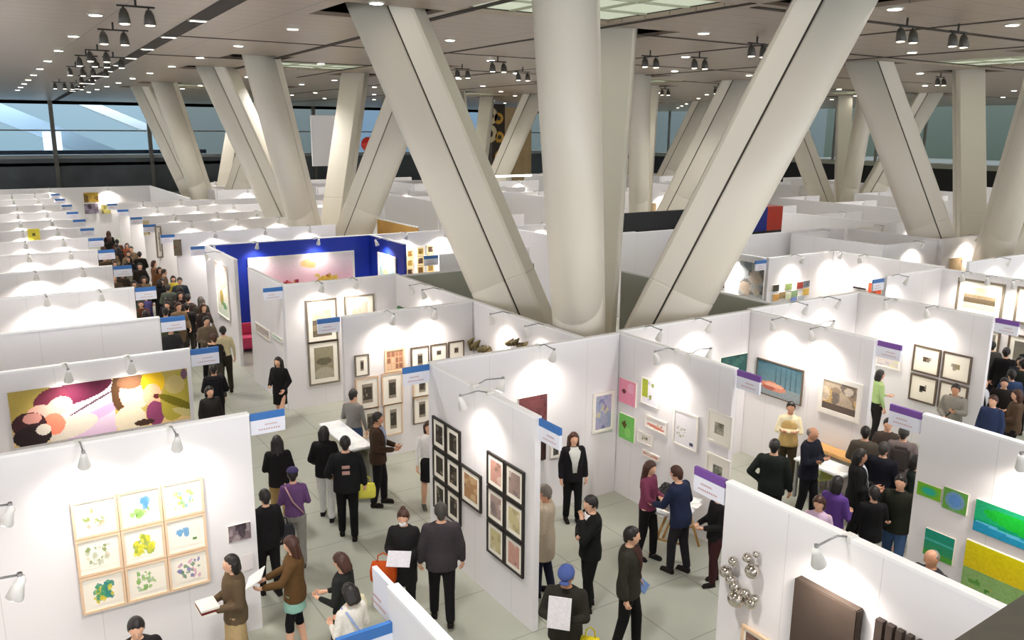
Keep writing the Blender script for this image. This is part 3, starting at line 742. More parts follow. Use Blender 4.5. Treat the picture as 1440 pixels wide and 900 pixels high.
# booth behind: lilac and dark pictures
picture('y', 11.09, (834, 554), (861, 603), photo([(176, 170, 200), (120, 120, 170), (210, 200, 160), (150, 160, 190)], 8), 'white framed lilac floral picture right of the long haired woman', WHITEF, .04, .04)
picture('y', 11.09, (728, 560), (767, 600), photo([(104, 60, 62), (84, 50, 54)], 4, 8, 8), 'dark maroon canvas partly hidden by the black framed photographs wall', depth=.04)
picture('y', 11.09, (757, 608), (766, 645), photo([(60, 40, 38), (50, 34, 34)], 3, 4, 8), 'narrow dark brown picture beside the near end of the photographs wall', BLACKF, .01)
picture('y', 11.09, (774, 618), (787, 641), photo([(90, 90, 84), (40, 40, 40), (150, 150, 140)], 3, 6, 8), 'small black and white picture left of the long haired woman', WHITEF, .04)
X1 = 9.43
p = Paint(16, 20, (236, 150, 176)); p.ell(.3, .5, .12, .1, (110, 50, 50)).ell(.7, .3, .2, .2, (240, 176, 196)).noise(5)
picture('x', X1, (873, 530), (895, 573), p, 'pink picture with a small dark shape, upper left in the drawings booth', depth=.03)
p = Paint(16, 20, (120, 196, 96)); p.ell(.35, .4, .14, .14, (90, 80, 30)).ell(.6, .7, .2, .2, (140, 210, 110)).noise(5)
picture('x', X1, (873, 579), (893, 623), p, 'bright green picture with a small brown shape, under the pink one', depth=.03)
p = Paint(16, 20, (236, 232, 240)); p.rect(0, 0, .4, .75, (168, 180, 60)).blobs([(120, 140, 40), (200, 196, 226)], 8, .2, .1, .8, .8).noise(4)
picture('x', X1, (904, 529), (926, 575), p, 'olive and lavender picture right of the pink one', WHITEF, .02)
p = Paint(20, 14, (238, 232, 228)); p.ell(.5, .75, .5, .15, (224, 140, 120), .1).blobs([(180, 60, 50), (190, 170, 100)], 5, .2, .4, .8, .7, (.03, .07)).noise(4)
picture('x', X1, (909, 582), (938, 613), p, 'white framed picture with a salmon red band', WHITEF, .03)
picture('x', X1, (898, 604), (918, 629), small_dark((190, 186, 160), 14, (236, 232, 226)), 'white framed faint drawing at lower left of the salmon red one', WHITEF, .02)
picture('x', X1, (905, 631), (928, 650), photo([(226, 180, 170), (236, 226, 220), (210, 150, 140)], 4, 8, 6), 'small pale pink picture just above the maroon woman', WHITEF, .02)
p = Paint(24, 40, (232, 230, 234)); p.rect(.28, .02, .31, .6, (150, 150, 120)).blobs([(150, 150, 120), (190, 190, 170)], 12, .1, .45, .5, .75, (.03, .07)).rect(.72, .82, .88, .93, (70, 76, 96)).noise(3)
picture('x', X1, (950, 573), (981, 637), p, 'tall white picture with thin plant drawings', WHITEF, .03)
picture('x', X1, (997, 574), (1029, 632), photo([(150, 146, 130), (110, 104, 90), (180, 174, 160)], 5), 'white framed grey photograph, upper one at the right end of the drawings wall', WHITEF, .04, .24)
picture('x', X1, (995, 634), (1026, 690), photo([(120, 124, 110), (50, 50, 46), (170, 170, 150)], 5), 'white framed dark photograph, lower one at the right end of the drawings wall', WHITEF, .04, .24)
picture('y', 11.21, (1012, 503), (1046, 540), photo([(50, 92, 88), (70, 110, 104), (40, 70, 66)], 4), 'dark teal picture showing over the top of the drawings wall', depth=.04)
X2 = 12.91
p = Paint(36, 26, (84, 118, 132)); p.grad((70, 104, 118), (110, 140, 150), 0, .7).rect(0, .7, 1, 1, (140, 152, 156))
for k in range(8): p.rect(.1+k*.11, 0, .12+k*.11, .7, (66, 98, 110))
p.ell(.38, .72, .3, .13, (214, 140, 116), .05).ell(.4, .68, .2, .07, (232, 176, 150)).ell(.3, .78, .15, .06, (176, 96, 80)).noise(5)
picture('x', X2, (1066, 502), (1127, 571), p, 'blue-grey painting with a salmon coloured shape lying low in it', frame=BROWNF, fw=.02)
p = photo([(196, 180, 156), (150, 130, 110), (216, 180, 110), (120, 110, 104), (226, 216, 200)], 12, 26, 22); p.rect(0, .78, 1, 1, (96, 84, 76))
picture('x', X2, (1155, 524), (1209, 596), p, 'cluttered interior photograph in a broad cream frame', WHITEF, .09)
X3 = 16.51
fr4 = lambda r, k: small_dark([(90, 74, 60), (150, 136, 96), (40, 34, 32), (120, 110, 90)][r*2+k], 14, CRM, .38, .66, .35, .6)
grid_pics('x', X3, (1287, 482), (1361, 586), 2, 2, BROWNF, .035, .02, fr4, lambda r, k: 'brown framed print with a tiny central image, %s %s of four' % (['upper', 'lower'][r], ['left', 'right'][k]), .05)
picture('x', X3, (1234, 487), (1266, 522), photo([(206, 200, 196), (190, 180, 190), (214, 210, 170)], 5), 'pale framed picture right of the cream framed interior, over the green shirted person', WHITEF, .04)
X4 = 21.39
p = Paint(30, 26, (196, 180, 150)); p.grad((206, 184, 150), (180, 160, 130), 0, .4).rect(0, .36, 1, .5, (120, 106, 84)).rect(0, .5, 1, .75, (86, 76, 58)).rect(0, .75, 1, 1, (200, 186, 160)).noise(6)
picture('x', X4, (1349, 390), (1408, 452), p, 'large pale framed seascape photograph in brown tones', SILVERF, .06, .14)
picture('x', X4, (1432, 402), (1492, 466), photo([(110, 80, 70), (80, 60, 50), (60, 30, 30)], 5), 'large pale framed dark red photograph cut by the right edge', SILVERF, .06, .2)
p = Paint(12, 20, (120, 116, 104)); p.grad((140, 134, 120), (80, 76, 72)).noise(5)
picture('x', X4, (1374, 460), (1401, 520), p, 'grey photograph in a dark frame behind the heads at right', BROWNF, .05, .1)
p = Paint(12, 20, (120, 116, 104)); p.grad((110, 108, 100), (150, 146, 130)).noise(5)
picture('x', X4, (1420, 468), (1486, 545), p, 'large grey photograph in a dark frame cut by the right edge', BROWNF, .05, .1)
picture('x', 21.70, (1223, 397), (1240, 414), photo([(214, 92, 60), (180, 70, 40), (90, 60, 40)], 4, 8, 8), 'small orange picture in the middle distance at right', depth=.04)
picture('x', 21.70, (1201, 402), (1219, 408), photo([(30, 24, 30), (60, 50, 60)], 3, 8, 4), 'small black oblong picture left of the orange one', depth=.04)
cc = [(60, 60, 50), (130, 150, 90), (150, 60, 50), (110, 120, 130), (200, 150, 80), (140, 120, 80), (190, 200, 170), (130, 160, 120), (214, 180, 90), (110, 130, 190), (170, 180, 190)]
cp = [(1090, 405), (1108, 403), (1124, 401), (1133, 399), (1090, 418), (1099, 415), (1108, 416), (1116, 413), (1132, 410), (1115, 422), (1125, 420)]
cn = ['dark green', 'olive green', 'dark red', 'slate', 'orange', 'brown', 'pale green', 'mid green', 'yellow', 'blue', 'light grey']
for (x, y), c, n in zip(cp, cc, cn):
    picture('y', 15.85, (x-4, y-4), (x+4, y+4), photo([c, tuple(v*.8 for v in c)], 2, 5, 5), 'tiny %s square picture in the cluster right of centre' % n, depth=.03)
picture('x', 18.75, (1042, 366), (1073, 420), photo([(150, 156, 160), (170, 156, 140), (90, 84, 80), (110, 120, 124)], 9), 'tall grey and brown picture right of the right slanting leg', depth=.03)
picture('x', 18.75, (1013, 398), (1020, 405), photo([(60, 50, 46), (100, 90, 80)], 2, 4, 4), 'tiny dark square picture beside the right slanting leg', depth=.03)
gp = 0
for r in range(3):
    for k in range(3):
        x = [576, 591, 605][k]; y = [357, 370, 383][r]-k*3
        picture('y', 26.25, (x-5, y-6), (x+5, y+5), small_dark([(110, 80, 40), (150, 120, 60), (80, 60, 50)][(r+k) % 3], 6, (222, 196, 140), .2, .8, .2, .8), 'tiny gold picture, %s row %s of nine, right of the blue booth' % (rows[r], cols_[k]), depth=.03)
Y1 = 18.67
p = Paint(22, 26, (214, 196, 168)); p.rect(0, .45, 1, 1, (110, 100, 84)).rect(0, .6, .7, .8, (150, 136, 110)).blobs([(230, 200, 160), (190, 160, 130)], 6, 0, 0, 1, .4).noise(8)
picture('y', Y1, (429, 423), (475, 478), p, 'large framed sepia landscape, upper of two beside the aisle', SILVERF, .04, .14)
p = Paint(22, 26, (150, 144, 120)); p.ell(.5, .45, .4, .12, (110, 104, 84)).ell(.5, .85, .5, .2, (176, 170, 150)).noise(6)
picture('y', Y1, (432, 482), (478, 536), p, 'large framed misty grey photograph, lower of two beside the aisle', SILVERF, .04, .14)
picture('y', Y1, (484, 417), (527, 462), photo([(226, 196, 176), (232, 210, 190), (214, 176, 150)], 6), 'framed pale pink picture right of the two large photographs', SILVERF, .04, .18)
picture('x', 8.61, (561, 430), (568, 438), Paint(4, 4, (60, 140, 70)), 'tiny green picture on the wall right of the pale pink one', depth=.05)
Y2 = 14.85
SM = [((498, 500), (519, 527), 'alone at the left end, first row', SILVERF, .3), ((577, 489), (603, 521), 'in the top row, left of three', BROWNF, .3), ((605, 485), (628, 506), 'in the top row, middle of three', BROWNF, .3), ((630, 481), (652, 503), 'in the top row, right of three', BROWNF, .3),
      ((499, 533), (533, 572), 'broad one in the left column, second row', WOODF, .22), ((536, 526), (566, 566), 'in the second column, second row', WOODF, .26), ((507, 575), (533, 612), 'left column, third row', WOODF, .26), ((539, 569), (566, 608), 'in the second column, third row', WOODF, .26),
      ((580, 524), (606, 557), 'under the blue sign, upper', WOODF, .26), ((580, 558), (606, 592), 'under the blue sign, lower', SILVERF, .26)]
for tl, br, n, fr, bd in SM:
    picture('y', Y2, tl, br, small_dark((70, 64, 56), 12, (150, 140, 124), .1, .9, .15, .8), 'small framed black and white print, '+n, fr, .025, bd)
p = Paint(20, 16, (206, 166, 130)); 
for k in range(4):
    for j in range(3): p.rect(.05+k*.24, .08+j*.3, .24+k*.24, .32+j*.3, random.choice([(190, 140, 110), (170, 120, 96), (214, 180, 150), (150, 104, 84)]))
picture('y', Y2, (540, 492), (569, 520), p, 'framed print divided into brown squares, in the small prints booth', WOODF, .035)
# aisle side pictures
picture('x', 5.81, (360, 452), (381, 480), photo([(196, 186, 180), (176, 160, 156), (210, 200, 190)], 6), 'pale framed picture on the edge-on wall beside the blue booth', WHITEF, .03)
picture('x', 5.81, (384, 468), (398, 482), photo([(150, 200, 180), (120, 160, 150)], 3, 6, 6), 'tiny teal picture beside the woman in black near the blue booth', WHITEF, .02)
p = Paint(20, 40, (238, 200, 176)); p.grad((244, 214, 196), (214, 226, 210)).ell(.45, .3, .4, .18, (240, 190, 160)).ell(.4, .65, .16, .16, (170, 150, 80)).ell(.6, .78, .2, .06, (110, 160, 110), .4).noise(4)
picture('x', 5.88, (303, 366), (325, 452), p, 'tall orange to green picture at the mouth of the blue booth', WHITEF, .04)
p = Paint(80, 40, (242, 206, 214)); p.grad((246, 236, 240), (238, 150, 176)); p.ell(.35, .62, .09, .14, (214, 110, 120)); p.blobs([(190, 60, 80), (214, 170, 70), (150, 40, 60)], 22, .27, .45, .44, .75, (.01, .03))
p.ell(.72, .55, .10, .13, (214, 176, 70)); p.blobs([(190, 140, 50), (170, 60, 50), (226, 196, 90)], 26, .62, .4, .84, .68, (.01, .03)); p.blobs([(226, 190, 130)], 6, .48, .12, .62, .2, (.02, .04)); p.noise(3)
picture('y', 26.36, (348, 363), (500, 425), p, 'wide pink painting with red and gold flower clusters on the blue wall', WHITEF, .06)
picture('x', 11.24, (532, 354), (558, 400), photo([(190, 214, 214), (170, 200, 200), (214, 206, 150)], 5), 'small pale teal picture on the short blue wall', WHITEF, .08)
picture('y', 55.1, (117, 271), (139, 284), photo([(186, 150, 60), (110, 84, 40), (214, 180, 80)], 4, 10, 6), 'gold landscape picture on the far end wall of the aisle', depth=.04)
picture('y', 55.1, (118, 287), (139, 300), photo([(120, 110, 124), (60, 50, 64), (160, 150, 170)], 4, 10, 6), 'dark grey picture under the gold one on the far end wall', depth=.04)
picture('y', 55.1, (142, 288), (156, 300), photo([(196, 186, 110), (120, 110, 60)], 4, 8, 6), 'yellow-green picture right of the dark grey one on the far end wall', depth=.04)
picture('x', 9.34, (158, 296), (166, 318), photo([(104, 20, 30), (84, 16, 24)], 2, 4, 8), 'tall dark red picture far along the right side of the aisle', depth=.04)
picture('y', 33.0, (38, 322), (57, 337), photo([(230, 214, 70), (236, 220, 90)], 4, 8, 8).ell(.5, .5, .12, .12, (90, 80, 20)), 'small bright yellow square picture in the left row', depth=.04)
picture('y', 33.25, (217, 318), (230, 362), small_dark((150, 150, 140), 12, (236, 230, 222), .5, .8, .2, .8), 'tall pale framed picture on the right of the crowded aisle', SILVERF, .05)
picture('y', 29.75, (243, 337), (256, 359), photo([(120, 110, 90), (130, 80, 50), (90, 60, 50)], 4, 6, 10), 'narrow brown picture on the right of the crowded aisle', depth=.04)
picture('y', 26.37, (265, 374), (281, 387), photo([(130, 150, 150), (150, 170, 170)], 3, 8, 6), 'small framed grey picture at the corner left of the orange and green one', SILVERF, .04)if 0 else None
picture('y', 36.25, (200, 310), (211, 330), photo([(206, 190, 150), (90, 60, 40), (180, 160, 120)], 3, 6, 10), 'beige and dark brown picture far along the right of the aisle', depth=.04)
# right green paintings
X5 = 9.93
p = Paint(24, 20, (120, 180, 40)); p.ell(.5, .5, .42, .4, (90, 176, 70)).ell(.5, .5, .28, .26, (40, 176, 150)).noise(4)
picture('x', X5, (1293, 675), (1324, 706), p, 'small green painting with a turquoise oval, left of the two small ones', depth=.03)
p = Paint(24, 24, (100, 160, 70)); p.ell(.5, .5, .4, .42, (110, 150, 180)).ell(.5, .48, .26, .3, (90, 140, 200)).noise(6)
picture('x', X5, (1330, 683), (1360, 725), p, 'small green painting with a blue oval, right of the two small ones', depth=.03)
p = Paint(40, 20, (0, 150, 110)); p.grad((30, 160, 110), (20, 170, 110), 0, .6).ell(.6, .4, .5, .25, (20, 176, 50), .1).rect(0, .72, 1, 1, (30, 140, 180)).ell(.4, .74, .4, .04, (90, 180, 210), .1).noise(5)
picture('x', X5, (1376, 700), (1500, 795), p, 'long green and blue painting cut by the right edge', depth=.04)
p = Paint(24, 24, (20, 150, 130)); p.grad((20, 150, 130), (60, 150, 90)).rect(0, .35, 1, .42, (70, 180, 170)).rect(0, .8, 1, 1, (80, 160, 60)).noise(4)
picture('x', X5, (1304, 741), (1340, 795), p, 'square teal painting behind the head of the man at lower right', depth=.03)
p = Paint(40, 30, (214, 200, 20)); p.grad((214, 204, 10), (224, 200, 30), 0, .45).grad((140, 180, 110), (150, 190, 120), .45, 1).blobs([(60, 130, 40), (90, 150, 60), (190, 190, 90)], 40, .05, .6, .9, .95, (.01, .04)).noise(6)
picture('x', X5, (1362, 757), (1490, 905), p, 'yellow over green painting at the right edge', depth=.04)
# near right wall
b = MB(); P, Q, R_ = onx(1127, 808, 6.20), onx(1216, 852, 6.20), onx(1120, 893, 6.20)
t = thing('brown_canvas', (6.2, P.y, R_.z-.28), 'large plain dark brown canvas leaning its top corner below the arm spotlight', 'painting', -PI/2)
t['label'] = 'large plain dark brown canvas below the nearest arm spotlight'
b = MB(); b.box(0, -.10, 0, P.y-Q.y, 0, P.z-R_.z+.28, mat('brown_canvas', (64, 52, 44), .8, var=.15, scale=6, bump=.3), .01); b.build('canvas', None, t)
t = thing('striped_relief', (6.2, onx(1237, 867, 6.2).y, 1.0), 'relief of dark vertical bars at the bottom right, right of the brown canvas', 'relief', -PI/2)
z1 = onx(1237, 867, 6.2).z-1.0; yy0 = onx(1237, 867, 6.2).y
for k, (xa, xb, yt) in enumerate(((1237, 1248, 867), (1252, 1262, 873), (1266, 1275, 880), (1280, 1288, 886), (1294, 1302, 893))):
    a = onx(xa, yt, 6.2); c = onx(xb, yt, 6.2)
    b = MB(); b.box(yy0-a.y, -.06, 0, yy0-c.y, 0, z1, mat('bar_dark_wood', (74, 62, 56), .6)); b.build('bar', None, t)
picture('x', 6.20, (1046, 876), (1092, 935), photo([(120, 90, 80), (90, 70, 60), (160, 130, 110)], 5), 'pale-wood framed brown picture cut by the bottom edge, under the silver spheres', WOODF, .03, .12)
M_SILV = mat('polished_silver', (206, 200, 190), .12, metal=1)
c0 = onx(1046, 812, 6.2)
t = thing('silver_sphere_sculpture', (6.2, c0.y, c0.z), 'wall sculpture of polished silver spheres near the free end of the wall', 'sculpture', -PI/2)
for (x, y, r) in ((1037, 787, 6), (1057, 782, 6), (1068, 778, 4), (1028, 801, 8), (1066, 800, 9), (1035, 812, 7), (1040, 822, 7), (1045, 838, 11), (1054, 832, 6), (1063, 846, 7), (1067, 840, 5)):
    q = onx(x, y, 6.2); rr = r/118.
    b = MB(); b.ell((c0.y-q.y, -rr*.8-.02, q.z-c0.z), (rr, rr, rr), M_SILV, 18, 12)
    b.tube([(c0.y-q.y, -rr*.5, q.z-c0.z), (c0.y-q.y, 0, q.z-c0.z)], .008, M_STEEL, 6); b.build('silver_sphere', None, t)
# branch sculptures on the lit wall
M_BR = mat('bronze_branch', (96, 84, 50), .6, var=.3, scale=20)
for (x, y, s, lab) in ((683, 488, 1, 'dark branching bronze wall sculpture left of centre'), (734, 482, .8, 'second smaller bronze wall sculpture, nearer the central column')):
    q = onx(x, y, 8.61)
    t = tag(bpy.data.objects.new('branch_sculpture', None), lab, 'sculpture'); COL.objects.link(t); t.location = q; t.rotation_euler = (0, 0, -PI/2)
    for k in range(7):
        a = random.uniform(-.5, .5)
        b = MB(); b.tube([(-.5*s+k*.12*s, -.05, -.15*s+.03*k*s), (-.4*s+k*.13*s, -.14, a*.2*s), (-.3*s+k*.12*s, -.1, .1*s+a*.2*s)], [.05*s, .06*s, .02*s], M_BR, 8); b.build('branch', None, t)

random.seed(77)
FP = [paint_mesh(photo(c, 4, 8, 8), 1, 1) for c in ([(150, 130, 100), (90, 80, 70)], [(190, 80, 60), (120, 50, 40)], [(110, 130, 160), (70, 90, 120)], [(200, 190, 150), (150, 140, 100)], [(60, 60, 60), (120, 120, 120)], [(120, 150, 100), (80, 110, 80)])]
for xs, ys in (([16.6, 22.4], [22.8, 26.4, 30]), ([13.2, 19.5, 26, 32.5, 39.5], [37, 40.6]), ([30.6, 37, 43.6], [20, 23.6, 27.2]), ([35.2, 41.5], [10, 13.6]), ([24.4, 27.6], [16, 19.6])):
    for x in xs:
        for y in ys:
            for k in range(random.choice((1, 2, 2))):
                wd = random.uniform(.5, .9)
                t = thing('painting', (x+.5+k*1.3+random.uniform(0, .3), y-.05, random.uniform(1.3, 1.7)), 'tiny painting on one of the lit booth walls far back in the hall', 'painting', 0, 'tiny far paintings')
                b = MB(); b.box(0, -.03, 0, wd, 0, .8); b.build('canvas', MATB, t)
                o = link('picture', random.choice(FP), t, (0, -.033, 0)); o.scale = (wd, 1, .8)
# ------------------------------------------------------------------ furniture
M_WOOD = mat('light_wood', (206, 160, 96), .5, var=.12, scale=12)
M_WTOP = mat('white_table_top', (238, 240, 242), .35)
def table(x, y, w, d, h, top, legm, label, rz=0, panel=False):
    t = thing('table', (x, y, 0), label, 'table', rz)
    b = MB(); b.box(-w/2, -d/2, h-.04, w/2, d/2, h, top, .008); b.build('tabletop', None, t)
    for sx in (-1, 1):
        for sy in (-1, 1):
            b = MB(); b.box(sx*(w/2-.05)-.025, sy*(d/2-.05)-.025, 0, sx*(w/2-.05)+.025, sy*(d/2-.05)+.025, h-.04, legm); b.build('leg', None, t)
    if panel:
        b = MB(); b.box(-w/2+.02, -d/2+.01, .2, w/2-.02, -d/2+.03, h-.05, top); b.build('modesty_panel', None, t)
    return t
t = table(5.36, 13.95, .42, 1.6, 1.0, M_WTOP, mat('grey_table_leg', (190, 190, 180), .5), 'white display counter with papers beside the small prints wall')
b = MB(); b.box(.17, -.76, .1, .19, .76, .95); b.box(-.19, -.76, .1, -.17, .76, .95); b.build('side_panel', mat('counter_side', (196, 194, 178), .6), t)
def paper(x, y, z, w, d, rz, label, m=None, h=.004, name='paper_sheet', cat='paper', group=None):
    b = MB(); b.box(-w/2, -d/2, 0, w/2, d/2, h, m or mat('paper_white', (250, 250, 248), .6)); o = b.build(name, None, None, (x, y, z)); o.rotation_euler = (0, 0, rz); tag(o, label, cat, group); return o
for k in range(5): paper(5.36+random.uniform(-.06, .06), 13.3+k*.3, 1.0, .21, .29, random.uniform(-.5, .5), 'white sheet lying on the white display counter', group='sheets on the display counter')
g = Vector((8.80, 8.84, .78))
TB = g.copy()
t = thing('trestle_table', (g.x, g.y, 0), 'wooden trestle table between the maroon woman and the navy jacketed man', 'table', .5)
b = MB(); b.box(-.42, -.29, .75, .42, .29, .78, M_WTOP, .006); b.build('tabletop', None, t)
for sx in (-.32, .32):
    b = MB()
    for s in (-1, 1): b.tube([(sx, s*.30, 0), (sx, s*.05, .75)], .022, M_WOOD, 8)
    b.tube([(sx, -.2, .3), (sx, .2, .3)], .018, M_WOOD, 8); b.build('trestle', None, t)
t = thing('laptop_bag', (g.x-.12, g.y+.2, .782), 'black laptop bag on the trestle table beside the maroon woman', 'bag', .4)
b = MB(); b.box(-.2, -.06, 0, .2, .06, .26, mat('bag_black_nylon', (24, 24, 26), .7), .02); b.build('bag_body', None, t)
b = MB(); b.tube([(-.07, 0, .25), (-.06, 0, .31), (.06, 0, .31), (.07, 0, .25)], .01, M_BLACK, 6); b.build('handle', None, t)
for k in range(4): paper(g.x+random.uniform(-.25, .25), g.y+random.uniform(-.15, .15), .781+.005*k, .21, .3, random.uniform(0, 2), 'white sheet on the wooden trestle table', group='sheets on the trestle table')
g2 = G(1172, 655, .74)
t = table(g2.x-.05, g2.y+.12, .5, 1.0, .74, M_WTOP, M_STEEL, 'white table with papers beside the man in the dark suit, right of centre')
for k in range(3): paper(g2.x-.05+random.uniform(-.08, .08), g2.y+.42-k*.3, .741, .21, .3, random.uniform(0, 2), 'white sheet on the table beside the bald man', group='sheets on the right table')
g3 = onx(1175, 640, 12.8)
t = thing('wooden_bench', (12.73, 8.85, 0), 'light wooden shelf bench along the foot of the blue painting wall', 'bench')
b = MB(); b.box(-.15, -.5, .78, .17, .5, .84, M_WOOD, .006); b.build('seat', None, t)
for s in (-1, 1):
    b = MB(); b.box(-.14, s*.42-.03, 0, .16, s*.42+.03, .78, M_WOOD); b.build('leg', None, t)
def chair(x, y, rz, seatm, legm, label, group=None):
    t = thing('chair', (x, y, 0), label, 'chair', rz, group)
    b = MB(); b.box(-.21, -.21, .43, .21, .21, .46, seatm, .01); b.build('seat', None, t)
    b = MB(); b.box(-.2, .18, .55, .2, .21, .85, seatm, .01); b.build('backrest', None, t)
    for sx in (-1, 1):
        for sy in (-1, 1):
            b = MB(); b.tube([(sx*.19, sy*.19, 0), (sx*.18, sy*.19, .84 if sy > 0 else .43)], .012, legm, 8); b.build('leg', None, t)
gc = G(1158, 668, .45); chair(gc.x, gc.y, 1.2, mat('lime_plastic', (206, 216, 130), .5), M_STEEL, 'pale lime green chair at the white table, right of centre')
gc = G(1010, 775, .45); chair(9.15, 7.35, 2.4, mat('black_leather', (30, 28, 28), .5), M_STEEL, 'black chair with steel legs right of the navy jacketed man')
# pink sofa and violet chairs in the blue booth
gs = G(346, 492, 0)
PINK = mat('pink_upholstery', (214, 70, 110), .7); VIO = mat('violet_acrylic', (150, 130, 214), .3)
t = thing('pink_sofa', (gs.x+.25, gs.y, 0), 'low pink sofa inside the blue booth', 'sofa', -.2)
b = MB(); b.box(-.55, -.35, .08, .55, .35, .42, PINK, .05); b.build('seat', None, t)
b = MB(); b.box(-.55, .2, .42, .55, .38, .75, PINK, .05); b.build('backrest', None, t)
for s in (-1, 1):
    b = MB(); b.box(s*.55-.07, -.35, .08, s*.55+.07, .36, .56, PINK, .04); b.build('armrest', None, t)
chair(6.35, 25.75, 2.6, VIO, VIO, 'violet chair left of the pink sofa in the blue booth')
chair(7.5, 25.4, 3.4, VIO, VIO, 'violet chair right of the pink sofa in the blue booth')

# dark concrete parapet close to the camera
a = G(1334, 905, 5.35); c = G(1450, 829, 5.35); d = (c-a).normalized(); nrm = Vector((d.y, -d.x, 0))
b = MB(); a2 = a-d*1.0; c2 = c+d*3
lo = [a2, c2, c2+nrm*.9, a2+nrm*.9]
b.rings([[(v.x, v.y, 5.1) for v in lo], [(v.x, v.y, 5.35) for v in lo]], None, True, False)
tag(b.build('balcony_parapet', mat('grey_concrete', (120, 118, 108), .8, var=.1, scale=20)), 'grey concrete balcony edge cutting the bottom right corner', 'parapet')

# ------------------------------------------------------------------ people
WORK = bpy.data.scenes.new('workbench')
def remesh(mb, voxel, name, smooth=2):
    me = mb.mesh(name+'_raw'); o = bpy.data.objects.new('tmp', me); WORK.collection.objects.link(o)
    md = o.modifiers.new('r', 'REMESH'); md.mode = 'VOXEL'; md.voxel_size = voxel; md.use_smooth_shade = True
    vl = WORK.view_layers[0]; vl.update(); dg = vl.depsgraph
    out = bpy.data.meshes.new_from_object(o.evaluated_get(dg)); bpy.data.objects.remove(o); bpy.data.meshes.remove(me)
    bm = bmesh.new(); bm.from_mesh(out)
    for _ in range(smooth): bmesh.ops.smooth_vert(bm, verts=bm.verts, factor=.5, use_axis_x=True, use_axis_y=True, use_axis_z=True)
    for f in bm.faces: f.smooth = True
    bm.to_mesh(out); bm.free(); out.name = name; out.materials.clear()
    return out
ARMS = {'down': ((.235, .02, 1.13), (.25, -.05, .88)), 'hold': ((.245, .0, 1.12), (.10, -.29, 1.08)), 'face': ((.20, -.2, 1.15), (.05, -.16, 1.40)),
        'crossed': ((.25, -.06, 1.13), (-.06, -.21, 1.17)), 'forward': ((.23, -.13, 1.15), (.14, -.38, 1.06)), 'bag': ((.265, .04, 1.13), (.23, -.18, .98)), 'hip': ((.30, .08, 1.14), (.17, -.02, .98)), 'high': ((.23, -.1, 1.16), (.09, -.30, 1.22))}
